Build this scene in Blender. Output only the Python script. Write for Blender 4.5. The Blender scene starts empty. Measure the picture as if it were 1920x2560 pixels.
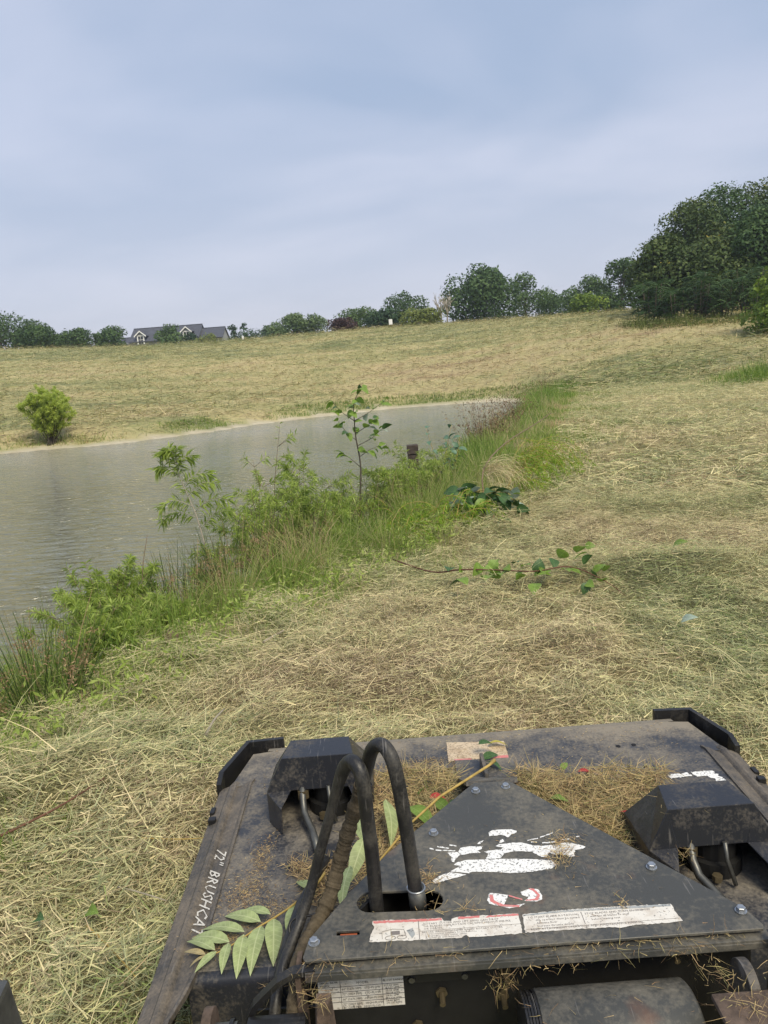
import bpy, bmesh, math, random
import numpy as np
from mathutils import Vector, Matrix, Euler

S = bpy.context.scene
COL = S.collection
rad = math.radians

# ------------------------------------------------------------------ camera
cam_d = bpy.data.cameras.new("camera")
cam = bpy.data.objects.new("camera", cam_d)
COL.objects.link(cam)
S.camera = cam
cam_d.sensor_fit = 'HORIZONTAL'
cam_d.sensor_width = 36.0
cam_d.lens = 36.06
cam_d.clip_start = 0.05
cam_d.clip_end = 6000
CAM_Z = 1.75
PITCH = math.atan(372 / 1923.0)
ROLL = rad(4.3)
cam.location = (0, 0, CAM_Z)
# look along +Y, tipped down by PITCH, then rolled clockwise about the view axis
cam.rotation_euler = (Matrix.Rotation(math.pi / 2 - PITCH, 3, 'X') @ Matrix.Rotation(-ROLL, 3, 'Z')).to_euler()

# ------------------------------------------------------------------ sky, sun, exposure
SUN_EL, SUN_AZ = rad(52), rad(150)       # azimuth measured clockwise from +Y (the view direction)
world = bpy.data.worlds.new("World")
S.world = world
world.use_nodes = True
wn, wl = world.node_tree.nodes, world.node_tree.links
wn.clear()
w_out = wn.new("ShaderNodeOutputWorld")
w_mix = wn.new("ShaderNodeMixShader")
bg_sky = wn.new("ShaderNodeBackground"); bg_cloud = wn.new("ShaderNodeBackground")
sky = wn.new("ShaderNodeTexSky")
sky.sky_type = 'NISHITA'; sky.sun_disc = False
sky.sun_elevation = SUN_EL; sky.sun_rotation = SUN_AZ
sky.air_density = 1.2; sky.dust_density = 2.5; sky.ozone_density = 1.5
wl.new(sky.outputs[0], bg_sky.inputs[0]); bg_sky.inputs[1].default_value = 0.05
# thin high overcast: soft streaky cloud sheet over the whole dome
tc = wn.new("ShaderNodeTexCoord")
sep = wn.new("ShaderNodeSeparateXYZ"); wl.new(tc.outputs['Generated'], sep.inputs[0])
zc = wn.new("ShaderNodeMath"); zc.operation = 'MAXIMUM'; zc.inputs[1].default_value = 0.0
wl.new(sep.outputs['Z'], zc.inputs[0])
zadd = wn.new("ShaderNodeMath"); zadd.operation = 'ADD'; zadd.inputs[1].default_value = 0.22
wl.new(zc.outputs[0], zadd.inputs[0])
div = wn.new("ShaderNodeVectorMath"); div.operation = 'DIVIDE'
comb = wn.new("ShaderNodeCombineXYZ")
for i in range(3): wl.new(zadd.outputs[0], comb.inputs[i])
wl.new(tc.outputs['Generated'], div.inputs[0]); wl.new(comb.outputs[0], div.inputs[1])
mp = wn.new("ShaderNodeMapping"); mp.inputs['Scale'].default_value = (0.75, 0.95, 0.0); mp.inputs['Rotation'].default_value = (0, 0, rad(20))
mp.inputs['Location'].default_value = (3.3, 1.7, 0)
wl.new(div.outputs[0], mp.inputs[0])
n1 = wn.new("ShaderNodeTexNoise"); n1.inputs['Scale'].default_value = 1.5; n1.inputs['Detail'].default_value = 3.5; n1.inputs['Roughness'].default_value = 0.5
n1.inputs['Distortion'].default_value = 0.35
wl.new(mp.outputs[0], n1.inputs['Vector'])
r1 = wn.new("ShaderNodeValToRGB")
r1.color_ramp.elements[0].position = 0.40; r1.color_ramp.elements[0].color = (0.352, 0.435, 0.592, 1)
r1.color_ramp.elements[1].position = 0.66; r1.color_ramp.elements[1].color = (0.495, 0.548, 0.690, 1)
wl.new(n1.outputs[0], r1.inputs[0])
r2 = wn.new("ShaderNodeValToRGB")     # haze whitens the lowest part of an overcast sky
r2.color_ramp.elements[0].position = 0.0; r2.color_ramp.elements[0].color = (1, 1, 1, 1)
r2.color_ramp.elements[1].position = 0.30; r2.color_ramp.elements[1].color = (0, 0, 0, 1)
wl.new(zc.outputs[0], r2.inputs[0])
hz = wn.new("ShaderNodeMath"); hz.operation = 'MULTIPLY'; hz.inputs[1].default_value = 0.8
wl.new(r2.outputs[0], hz.inputs[0])
cmix = wn.new("ShaderNodeMixRGB"); cmix.inputs[2].default_value = (0.635, 0.635, 0.725, 1)
wl.new(hz.outputs[0], cmix.inputs[0]); wl.new(r1.outputs[0], cmix.inputs[1])
wl.new(cmix.outputs[0], bg_cloud.inputs[0]); bg_cloud.inputs[1].default_value = 0.545
w_mix.inputs[0].default_value = 0.85
wl.new(bg_sky.outputs[0], w_mix.inputs[1]); wl.new(bg_cloud.outputs[0], w_mix.inputs[2])
wl.new(w_mix.outputs[0], w_out.inputs[0])

sun_d = bpy.data.lights.new("sun", 'SUN')
sun = bpy.data.objects.new("sun", sun_d); COL.objects.link(sun)
sun_d.energy = 1.5
sun_d.angle = rad(24)
sun_d.color = (1.0, 0.89, 0.68)
sd = Vector((math.sin(SUN_AZ) * math.cos(SUN_EL), math.cos(SUN_AZ) * math.cos(SUN_EL), math.sin(SUN_EL)))
sun.rotation_euler = (-sd).to_track_quat('-Z', 'Y').to_euler()
sun.location = (0, 0, 50)

S.view_settings.view_transform = 'Standard'
S.view_settings.look = 'None'
S.view_settings.exposure = 1.2
S.view_settings.gamma = 1.0
S.view_settings.use_curve_mapping = False
S.render.engine = 'CYCLES'
S.cycles.max_bounces = 6
S.cycles.diffuse_bounces = 3
S.cycles.glossy_bounces = 3
S.cycles.transparent_max_bounces = 6
S.cycles.transmission_bounces = 3
S.cycles.volume_bounces = 0

# ------------------------------------------------------------------ helpers
RNG = np.random.default_rng(7)
random.seed(7)

def tag(o, label=None, cat=None, group=None, kind=None):
    if label: o["label"] = label
    if cat: o["category"] = cat
    if group: o["group"] = group
    if kind: o["kind"] = kind
    return o

def link(name, data, parent=None):
    o = bpy.data.objects.new(name, data)
    COL.objects.link(o)
    if parent is not None: o.parent = parent
    return o

def empty(name, loc=(0, 0, 0), rz=0.0):
    o = bpy.data.objects.new(name, None)
    o.empty_display_size = 0.1
    COL.objects.link(o)
    o.location = loc; o.rotation_euler = (0, 0, rz)
    return o

def mesh_np(name, v, f, mats=(), attrs=None, smooth=False):
    """v (N,3), f (M,k) all faces with k corners; attrs: name -> (values, domain)"""
    v = np.asarray(v, np.float32); f = np.asarray(f, np.int32)
    me = bpy.data.meshes.new(name)
    me.vertices.add(len(v)); me.vertices.foreach_set("co", v.ravel())
    k = f.shape[1]
    me.loops.add(f.size); me.loops.foreach_set("vertex_index", f.ravel())
    me.polygons.add(len(f))
    me.polygons.foreach_set("loop_start", np.arange(0, f.size, k, dtype=np.int32))
    if smooth: me.polygons.foreach_set("use_smooth", np.ones(len(f), bool))
    for nm, (vals, dom) in (attrs or {}).items():
        vals = np.asarray(vals, np.float32)
        if vals.ndim == 1:
            a = me.attributes.new(nm, 'FLOAT', dom); a.data.foreach_set("value", vals)
        else:
            a = me.attributes.new(nm, 'FLOAT_VECTOR', dom); a.data.foreach_set("vector", vals.ravel())
    for m in mats: me.materials.append(m)
    me.update(calc_edges=True)
    me.validate()
    return me

class MB:
    """collects simple solids and builds them as one mesh"""
    def __init__(s): s.v = []; s.f = []
    def add(s, v, f):
        o = len(s.v); s.v += [tuple(p) for p in v]; s.f += [tuple(i + o for i in q) for q in f]; return s
    def box(s, x0, x1, y0, y1, z0, z1):
        return s.add([(x0,y0,z0),(x1,y0,z0),(x1,y1,z0),(x0,y1,z0),(x0,y0,z1),(x1,y0,z1),(x1,y1,z1),(x0,y1,z1)],
                     [(0,3,2,1),(4,5,6,7),(0,1,5,4),(1,2,6,5),(2,3,7,6),(3,0,4,7)])
    def hexa(s, b, t):
        """bottom and top loops of equal length"""
        n = len(b)
        return s.add(list(b) + list(t), [tuple(range(n - 1, -1, -1)), tuple(range(n, 2 * n))] +
                     [(i, (i + 1) % n, n + (i + 1) % n, n + i) for i in range(n)])
    def plate(s, poly, th):
        """polygon (3-D, planar, ccw seen from its front) with thickness th behind it"""
        p = [Vector(q) for q in poly]
        n = Vector((0, 0, 0))
        for i in range(len(p)): n += p[i].cross(p[(i + 1) % len(p)])
        n.normalize()
        return s.hexa([q - n * th for q in p], p)
    def tube(s, path, r, sides=10, cap=True):
        path = [Vector(p) for p in path]
        rr = r if hasattr(r, '__len__') else [r] * len(path)
        o = len(s.v); ref = None
        for i, p in enumerate(path):
            t = (path[min(i + 1, len(path) - 1)] - path[max(i - 1, 0)])
            if t.length < 1e-9: t = Vector((0, 0, 1))
            t.normalize()
            if ref is None: ref = t.orthogonal().normalized()
            ref = (ref - t * ref.dot(t))
            if ref.length < 1e-6: ref = t.orthogonal()
            ref.normalize(); b = t.cross(ref)
            for k in range(sides):
                a = 2 * math.pi * k / sides
                s.v.append(tuple(p + (ref * math.cos(a) + b * math.sin(a)) * rr[i]))
        n = len(path)
        for i in range(n - 1):
            for k in range(sides):
                k2 = (k + 1) % sides
                s.f.append((o + i*sides + k, o + i*sides + k2, o + (i+1)*sides + k2, o + (i+1)*sides + k))
        if cap:
            s.f.append(tuple(o + k for k in range(sides - 1, -1, -1)))
            s.f.append(tuple(o + (n-1)*sides + k for k in range(sides)))
        return s
    def build(s, name, mat, parent=None, smooth=False, bevel=0.0, autosmooth=None):
        me = bpy.data.meshes.new(name)
        me.from_pydata(s.v, [], s.f)
        if smooth: me.polygons.foreach_set("use_smooth", [len(f) <= 4 for f in s.f])
        if mat is not None: me.materials.append(mat)
        me.update()
        o = link(name, me, parent)
        if bevel > 0:
            bm = bmesh.new(); bm.from_mesh(me)
            bmesh.ops.remove_doubles(bm, verts=bm.verts, dist=1e-6)
            es = [e for e in bm.edges if len(e.link_faces) == 2 and e.calc_face_angle(0) > 0.35]
            bmesh.ops.bevel(bm, geom=es, offset=bevel, segments=2, affect='EDGES', profile=0.6, clamp_overlap=True)
            bm.to_mesh(me); bm.free(); me.update()
        return o

_tab = np.random.default_rng(11).random((256, 256))
def vnoise(x, y):
    xi = np.floor(x).astype(int); yi = np.floor(y).astype(int)
    fx = x - xi; fy = y - yi
    fx = fx*fx*(3-2*fx); fy = fy*fy*(3-2*fy)
    a = _tab[xi & 255, yi & 255]; b = _tab[(xi+1) & 255, yi & 255]
    c = _tab[xi & 255, (yi+1) & 255]; d = _tab[(xi+1) & 255, (yi+1) & 255]
    return (a*(1-fx)+b*fx)*(1-fy) + (c*(1-fx)+d*fx)*fy
def fbm(x, y, n=4):
    s = 0; a = 0.5; t = 0
    for i in range(n):
        s = s + a * vnoise(x * 2**i + 17.3*i, y * 2**i + 5.1*i); t += a; a *= 0.5
    return s / t
def sstep(a, b, x):
    t = np.clip((x - a) / (b - a), 0, 1); return t*t*(3-2*t)

# ------------------------------------------------------------------ terrain
WATER_Z = -1.15
POND = np.array([(-4.9,2.4),(-4.0,4.6),(-2.95,6.5),(-1.5,8.8),(-0.6,10.4),(0.6,13.1),(1.5,16.3),(2.5,20),(4.0,25),(5.7,30.7),
    (7.2,36.5),(8.3,41.5),(8.8,45.5),(7.9,48.2),(5.2,49.2),(1.5,49.5),(-3.85,46.1),(-6.85,43.8),(-8.7,40.8),(-12.4,37.4),
    (-18,36.6),(-26,35.5),(-36,33),(-44,26),(-46,10),(-40,-4),(-24,-9),(-12,-6),(-6.6,-1.5)], float)
def pond_sd(x, y):
    """signed distance to the waterline, negative over the water"""
    x = np.asarray(x, float); y = np.asarray(y, float)
    best = np.full(x.shape, 1e9); ins = np.zeros(x.shape, bool)
    n = len(POND)
    for i in range(n):
        ax, ay = POND[i]; bx, by = POND[(i+1) % n]
        dx, dy = bx-ax, by-ay
        t = np.clip(((x-ax)*dx + (y-ay)*dy) / (dx*dx+dy*dy), 0, 1)
        best = np.minimum(best, np.hypot(x-ax-t*dx, y-ay-t*dy))
        cond = ((ay > y) != (by > y))
        with np.errstate(divide='ignore', invalid='ignore'):
            xc = ax + (y-ay)*dx/(dy if abs(dy) > 1e-9 else 1e-9)
        ins ^= cond & (x < xc)
    return np.where(ins, -best, best)
HP = np.array([(-18,38.5,-.35),(-8.7,43.5,-.35),(2,51.5,-.3),(8,50.5,-.1),(13.7,40,.3),(10,30,.02),(6,20,0),(3,8,0),(0,0,0),(10,5,0),(20,20,.1),
    (25,40,1.0),(22,60,3.2),(28,55,2.5),(33,100,5.75),(2,110,6.45),(-51,110,7.4),(-38,110,6.5),(-25,110,6.15),(-30,60,1.9),(-10,75,3.0),(10,75,3.3),(-50,50,1.3),
    (0,160,6.6),(-40,170,7.2),(40,150,6.2),(-90,160,7.6),(80,100,6),(60,60,4),(0,-30,0),(30,-30,0),(50,0,.5),(-60,0,0),(-4,0,0),(-40,-30,0),(-70,40,1.2),
    (-130,130,8),(120,150,6),(0,220,6),(-120,220,7),(120,220,6)], float)
def _tps(r2): return np.where(r2 > 1e-12, r2*np.log(np.maximum(r2, 1e-12)), 0)
_n = len(HP); _sc = 100.0
_P = HP[:, :2]/_sc
_A = np.zeros((_n+3, _n+3))
_A[:_n, :_n] = _tps(((_P[:, None]-_P[None])**2).sum(-1)) + np.eye(_n)*2e-3
_A[:_n, _n] = 1; _A[:_n, _n+1:] = _P; _A[_n, :_n] = 1; _A[_n+1:, :_n] = _P.T
_W = np.linalg.solve(_A, np.concatenate([HP[:, 2], np.zeros(3)]))
def hill(x, y):
    x = np.asarray(x, float); y = np.asarray(y, float)
    qx, qy = np.clip(x, -140, 140)/_sc, np.clip(y, -40, 230)/_sc
    z = np.full(x.shape, _W[_n]) + _W[_n+1]*qx + _W[_n+2]*qy
    for i in range(_n): z = z + _W[i]*_tps((qx-_P[i, 0])**2 + (qy-_P[i, 1])**2)
    return z
def ground_z(x, y, detail=True):
    x = np.asarray(x, float); y = np.asarray(y, float)
    d = pond_sd(x, y); h = hill(x, y)
    near = sstep(46, 38, y + 0.35*np.minimum(x, 0)) * sstep(-30, -10, x + y*0.2 + 20) # dam side: long grassy bank
    near = np.where((y > 32) & (x < 4), 0, near)
    wid = 2.5*near + 1.0*(1-near)
    top = np.where(near > .5, np.maximum(h, -0.1), h)
    bank = WATER_Z + 0.05 + (top - WATER_Z - 0.05) * (1 - (1 - np.clip(d/wid, 0, 1))**2)
    bank_far = WATER_Z + 0.02 + 0.10*np.clip(d, 0, 0.7) + (h - WATER_Z - 0.09)*sstep(0.5, 3.2, d)
    z = np.where(d > 0, bank*near + bank_far*(1-near), WATER_Z + 0.03 + np.maximum(d*0.45, -1.6))
    if detail:
        rough = sstep(0.5, 3.0, d)
        z = z + rough*(0.12*(fbm(x*0.5, y*0.5, 3)-.5) + 0.10*(fbm(x*2.1+9, y*2.1, 3)-.5))
        for (mx, my, rx, ry, hh) in ((2.0,5.55,.85,.28,.20),(-1.45,3.15,.55,.22,.12),(-1.9,2.5,.4,.3,.08),(2.9,7.9,.8,.35,.10),(1.2,4.3,.9,.25,.05),(4.5,13.2,1.1,.5,.14)):
            z = z + hh*np.exp(-((x-mx)/rx)**2-((y-my)/ry)**2)
        far = sstep(18, 45, np.hypot(x, y))
        z = z + rough*far*(0.32*(fbm(x*0.22+3, y*0.5, 3)-.5) + 0.22*(fbm(x*0.6+31, y*1.3, 2)-.5))
    return z
def gz(x, y): return float(ground_z(np.array([x]), np.array([y]))[0])

def patch(x, y):
    """how green the cut grass is: 0 bleached straw .. 1 fresh green"""
    r = np.hypot(x, y)
    near = 0.55*fbm(x*0.45+4, y*0.45+2, 3) + 0.45*fbm(x*1.5+40, y*1.5, 3)
    far = 0.60*fbm(x*0.035+7.7, y*0.10+1, 3) + 0.40*fbm(x*0.25+3, y*0.7+8, 3)
    t = sstep(14, 34, r)
    g = near*(1-t) + far*t + 0.01 + 0.07*t + 0.09*np.exp(-((x-2.0)/.9)**2-((y-5.5)/.3)**2)
    g = g + t*0.085*np.sin(2*np.pi*(y*0.95 - x*0.12 + 3.0*fbm(x*.06, y*.06, 2))/4.2)
    # wheel tracks up the slope beyond the pond's end
    for (ax, ay, bx, by) in ((9.0,51,14.5,84),(10.7,51,16.4,84)):
        u = np.clip(((x-ax)*(bx-ax)+(y-ay)*(by-ay))/((bx-ax)**2+(by-ay)**2), 0, 1)
        g = g - 0.07*np.exp(-(np.hypot(x-ax-u*(bx-ax), y-ay-u*(by-ay))/.35)**2)
    return np.clip((g - 0.5)*1.5 + 0.46, 0, 1)

# ------------------------------------------------------------------ materials
def new_mat(name):
    m = bpy.data.materials.new(name); m.use_nodes = True
    nt = m.node_tree; nt.nodes.clear()
    out = nt.nodes.new("ShaderNodeOutputMaterial")
    return m, nt, out
def N(nt, t, **kw):
    n = nt.nodes.new(t)
    for k, v in kw.items():
        if k in n.inputs: n.inputs[k].default_value = v
        else: setattr(n, k, v)
    return n
def ramp(nt, stops, interp='LINEAR'):
    r = nt.nodes.new("ShaderNodeValToRGB"); cr = r.color_ramp; cr.interpolation = interp
    while len(cr.elements) < len(stops): cr.elements.new(0.5)
    for e, (p, c) in zip(cr.elements, stops):
        e.position = p; e.color = (c[0], c[1], c[2], 1)
    return r
def attr(nt, name, typ='GEOMETRY'):
    a = nt.nodes.new("ShaderNodeAttribute"); a.attribute_name = name; a.attribute_type = typ; return a
def math_n(nt, op, a, b=None):
    n = nt.nodes.new("ShaderNodeMath"); n.operation = op
    for i, v in enumerate((a, b)):
        if v is None: continue
        if isinstance(v, (int, float)): n.inputs[i].default_value = v
        else: nt.links.new(v, n.inputs[i])
    return n.outputs[0]

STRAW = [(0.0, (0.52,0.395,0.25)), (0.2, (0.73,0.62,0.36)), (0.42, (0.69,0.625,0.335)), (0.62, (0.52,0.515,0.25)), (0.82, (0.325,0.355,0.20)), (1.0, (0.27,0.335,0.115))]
DIMMED_STRAW = [(p, (c[0]*k*1.02, c[1]*k*1.0, c[2]*k*.96)) for k in (0.73,) for p, c in STRAW]     # straw colours darkened to offset the stronger sun on the hill
TRODDEN = [(p, (c[0]*.72, c[1]*.63, c[2]*.56)) for p, c in STRAW]

def leaf_mat(name, stops, rough=0.55, trans=0.25, use_inst=False, spec=0.3, vary=0.0):
    """foliage: colour from a per-leaf random, a little light shows through"""
    m, nt, out = new_mat(name)
    a = attr(nt, "rnd")
    r = ramp(nt, stops)
    if use_inst:
        b = attr(nt, "tint", 'INSTANCER')
        f = math_n(nt, 'ADD', b.outputs['Fac'], math_n(nt, 'MULTIPLY', math_n(nt, 'SUBTRACT', a.outputs['Fac'], 0.5), 0.75))
        nt.links.new(f, r.inputs[0])
    else:
        nt.links.new(a.outputs['Fac'], r.inputs[0])
    if vary > 0:      # every strand has its own age: some bleached, some dull
        v2 = math_n(nt, 'FRACT', math_n(nt, 'MULTIPLY', a.outputs['Fac'], 173.7))
        vv = math_n(nt, 'ADD', math_n(nt, 'MULTIPLY', v2, vary), 1.2 - vary)
        hs = N(nt, "ShaderNodeHueSaturation"); nt.links.new(vv, hs.inputs['Value']); nt.links.new(r.outputs[0], hs.inputs['Color'])
        r = hs
    p = N(nt, "ShaderNodeBsdfPrincipled", Roughness=rough)
    p.inputs['Specular IOR Level'].default_value = spec
    nt.links.new(r.outputs[0], p.inputs['Base Color'])
    if trans > 0:
        t = N(nt, "ShaderNodeBsdfTranslucent"); nt.links.new(r.outputs[0], t.inputs[0])
        mx = N(nt, "ShaderNodeMixShader"); mx.inputs[0].default_value = trans
        nt.links.new(p.outputs[0], mx.inputs[1]); nt.links.new(t.outputs[0], mx.inputs[2])
        nt.links.new(mx.outputs[0], out.inputs[0])
    else:
        nt.links.new(p.outputs[0], out.inputs[0])
    return m

def flat_mat(name, col, rough=0.6, metal=0.0, var=0.0, scale=20.0, bump=0.0, spec=0.5):
    m, nt, out = new_mat(name)
    p = N(nt, "ShaderNodeBsdfPrincipled", Roughness=rough, Metallic=metal)
    p.inputs['Specular IOR Level'].default_value = spec
    p.inputs['Base Color'].default_value = (*col, 1)
    if var > 0 or bump > 0:
        tcn = N(nt, "ShaderNodeTexCoord")
        no = N(nt, "ShaderNodeTexNoise", Scale=scale, Detail=6.0, Roughness=0.65)
        nt.links.new(tcn.outputs['Object'], no.inputs['Vector'])
        if var > 0:
            r = ramp(nt, [(0.3, [c*(1-var) for c in col]), (0.7, [min(1, c*(1+var)) for c in col])])
            nt.links.new(no.outputs[0], r.inputs[0]); nt.links.new(r.outputs[0], p.inputs['Base Color'])
        if bump > 0:
            b = N(nt, "ShaderNodeBump", Strength=bump, Distance=0.01)
            nt.links.new(no.outputs[0], b.inputs['Height']); nt.links.new(b.outputs[0], p.inputs['Normal'])
    nt.links.new(p.outputs[0], out.inputs[0])
    return m

M = {}
# ground under the cut grass
m, nt, out = new_mat("cut_grass_ground"); M['ground'] = m
geo = N(nt, "ShaderNodeNewGeometry")
pa = attr(nt, "patch"); sh = attr(nt, "shore"); fa = attr(nt, "farness")
mpn = N(nt, "ShaderNodeMapping"); mpn.inputs['Scale'].default_value = (0.8, 2.0, 1.0)
nt.links.new(geo.outputs['Position'], mpn.inputs[0])
g1 = N(nt, "ShaderNodeTexNoise", Scale=1.9, Detail=8.0, Roughness=0.72); nt.links.new(mpn.outputs[0], g1.inputs['Vector'])
g2 = N(nt, "ShaderNodeTexNoise", Scale=38.0, Detail=4.0, Roughness=0.7); nt.links.new(geo.outputs['Position'], g2.inputs['Vector'])
f = math_n(nt, 'ADD', pa.outputs['Fac'], math_n(nt, 'MULTIPLY', math_n(nt, 'SUBTRACT', g1.outputs[0], 0.5), 0.9))
rg = ramp(nt, DIMMED_STRAW); nt.links.new(f, rg.inputs[0])
soil = ramp(nt, [(0.35, (0.045,0.036,0.02)), (0.65, (0.15,0.12,0.07))]); nt.links.new(g2.outputs[0], soil.inputs[0])
mxa = N(nt, "ShaderNodeMixRGB"); nt.links.new(fa.outputs['Fac'], mxa.inputs[0]); nt.links.new(soil.outputs[0], mxa.inputs[1]); nt.links.new(rg.outputs[0], mxa.inputs[2])
sand = ramp(nt, [(0.3, (0.42,0.35,0.23)), (0.55, (0.62,0.56,0.42)), (0.8, (0.72,0.67,0.53))]); nt.links.new(g1.outputs[0], sand.inputs[0])
mxs = N(nt, "ShaderNodeMixRGB"); nt.links.new(sh.outputs['Fac'], mxs.inputs[0]); nt.links.new(mxa.outputs[0], mxs.inputs[1]); nt.links.new(sand.outputs[0], mxs.inputs[2])
p = N(nt, "ShaderNodeBsdfPrincipled", Roughness=0.95); p.inputs['Specular IOR Level'].default_value = 0.1
nt.links.new(mxs.outputs[0], p.inputs['Base Color'])
bp = N(nt, "ShaderNodeBump", Strength=0.9, Distance=0.25); nt.links.new(g1.outputs[0], bp.inputs['Height'])
nt.links.new(bp.outputs[0], p.inputs['Normal']); nt.links.new(p.outputs[0], out.inputs[0])

# pond water: murky, rippled by the breeze
m, nt, out = new_mat("pond_water"); M['water'] = m
geo = N(nt, "ShaderNodeNewGeometry")
mpn = N(nt, "ShaderNodeMapping"); mpn.inputs['Scale'].default_value = (1.0, 2.6, 1.0); mpn.inputs['Rotation'].default_value = (0, 0, rad(-14))
nt.links.new(geo.outputs['Position'], mpn.inputs[0])
wv = N(nt, "ShaderNodeTexNoise", Scale=1.9, Detail=3.0, Roughness=0.5, Distortion=0.5); nt.links.new(mpn.outputs[0], wv.inputs['Vector'])
wv2 = N(nt, "ShaderNodeTexNoise", Scale=0.12, Detail=2.0); nt.links.new(geo.outputs['Position'], wv2.inputs['Vector'])
calm = ramp(nt, [(0.38, (0.45,)*3), (0.6, (1,)*3)]); nt.links.new(wv2.outputs[0], calm.inputs[0])
sxy = N(nt, "ShaderNodeSeparateXYZ"); nt.links.new(geo.outputs['Position'], sxy.inputs[0])
lee = N(nt, "ShaderNodeMapRange"); lee.inputs[1].default_value = 18; lee.inputs[2].default_value = 40; lee.inputs[3].default_value = 1.0; lee.inputs[4].default_value = 0.16
nt.links.new(sxy.outputs[1], lee.inputs[0])
hgt = math_n(nt, 'MULTIPLY', math_n(nt, 'MULTIPLY', wv.outputs[0], calm.outputs[0]), lee.outputs[0])
bp = N(nt, "ShaderNodeBump", Strength=1.0, Distance=0.55); nt.links.new(hgt, bp.inputs['Height'])
p = N(nt, "ShaderNodeBsdfPrincipled", Roughness=0.06, IOR=1.33)
p.inputs['Base Color'].default_value = (0.17, 0.175, 0.125, 1); p.inputs['Specular IOR Level'].default_value = 1.0
nt.links.new(bp.outputs[0], p.inputs['Normal']); nt.links.new(p.outputs[0], out.inputs[0])

M['straw_hill'] = leaf_mat("dimmed_straw", DIMMED_STRAW, rough=0.8, trans=0.08, spec=0.15, vary=0.6)  # darker copy of the cut straw, countering the sun on the slope
M['clip'] = leaf_mat("brown_clippings", TRODDEN, rough=0.8, trans=0.08, spec=0.15, vary=0.6)
M['straw'] = leaf_mat("cut_straw", STRAW, rough=0.75, trans=0.10, spec=0.2, vary=0.66)
GREENS = [(0.0, (0.045,0.085,0.018)), (0.4, (0.09,0.16,0.03)), (0.7, (0.16,0.25,0.05)), (0.92, (0.26,0.33,0.09)), (1.0, (0.38,0.33,0.16))]
M['blade'] = leaf_mat("grass_blade", [(0.0, (0.06,0.115,0.02)), (0.35, (0.12,0.20,0.04)), (0.6, (0.20,0.27,0.07)), (0.8, (0.30,0.28,0.12)), (1.0, (0.36,0.27,0.14))], trans=0.3)

# ------------------------------------------------------------------ ground, water
def build_ground():
    az = np.concatenate([np.linspace(-180, -50, 40)[:-1], np.linspace(-50, 50, 330)[:-1], np.linspace(50, 180, 41)[:-1]])
    r = np.concatenate([[0.25], np.geomspace(0.6, 60, 190), np.geomspace(60, 260, 75)[1:], np.geomspace(260, 3500, 18)[1:]])
    A, Rr = np.meshgrid(np.radians(az), r)
    x = (Rr*np.sin(A)).ravel(); y = (Rr*np.cos(A)).ravel()
    z = ground_z(x, y)
    d = pond_sd(x, y)
    na, nr = len(az), len(r)
    i, j = np.meshgrid(np.arange(nr-1), np.arange(na), indexing='ij')
    a = (i*na + j).ravel(); b = (i*na + (j+1) % na).ravel()
    q = np.stack([a, b, b + na, a + na], 1)[:, ::-1]
    v = np.stack([x, y, z], 1)
    v = np.vstack([v, [[0, 0, float(ground_z(np.array([0.]), np.array([0.]))[0])]]])
    wob = 0.25*(fbm(x*0.8, y*0.8, 3)-0.5)
    farshore = (y > 30) | (x < -14)
    shore = np.where(farshore, sstep(0.85, 0.5, d + wob*1.8), 0.0)
    far = sstep(2.0, 30, np.hypot(x, y))*0.45 + 0.55
    ap = lambda s: np.append(s, s[0])
    me = mesh_np("ground", v, q, [M['ground']], {"patch": (ap(patch(x, y)), 'POINT'), "shore": (ap(shore), 'POINT'), "farness": (ap(far), 'POINT')}, smooth=True)
    o = link("ground", me); tag(o, "mown hay field and pond banks", kind="structure")
    # water surface: a sheet that runs a little under the banks
    c = POND.mean(0)
    pts = []
    for p0, p1, p2 in zip(np.roll(POND, 1, 0), POND, np.roll(POND, -1, 0)):
        t = p2 - p0; t /= np.hypot(*t); nrm = np.array([t[1], -t[0]])
        pts.append(p1 + nrm*0.7)
    bm = bmesh.new()
    vs = [bm.verts.new((p[0], p[1], WATER_Z)) for p in pts]
    bm.faces.new(vs); bmesh.ops.triangulate(bm, faces=bm.faces[:])
    me = bpy.data.meshes.new("water"); bm.to_mesh(me); bm.free()
    me.materials.append(M['water'])
    for pl in me.polygons:
        if pl.normal.z < 0: pl.flip()
    w = link("water", me); tag(w, "murky green brown rippled pond water", kind="structure")
build_ground()

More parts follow.
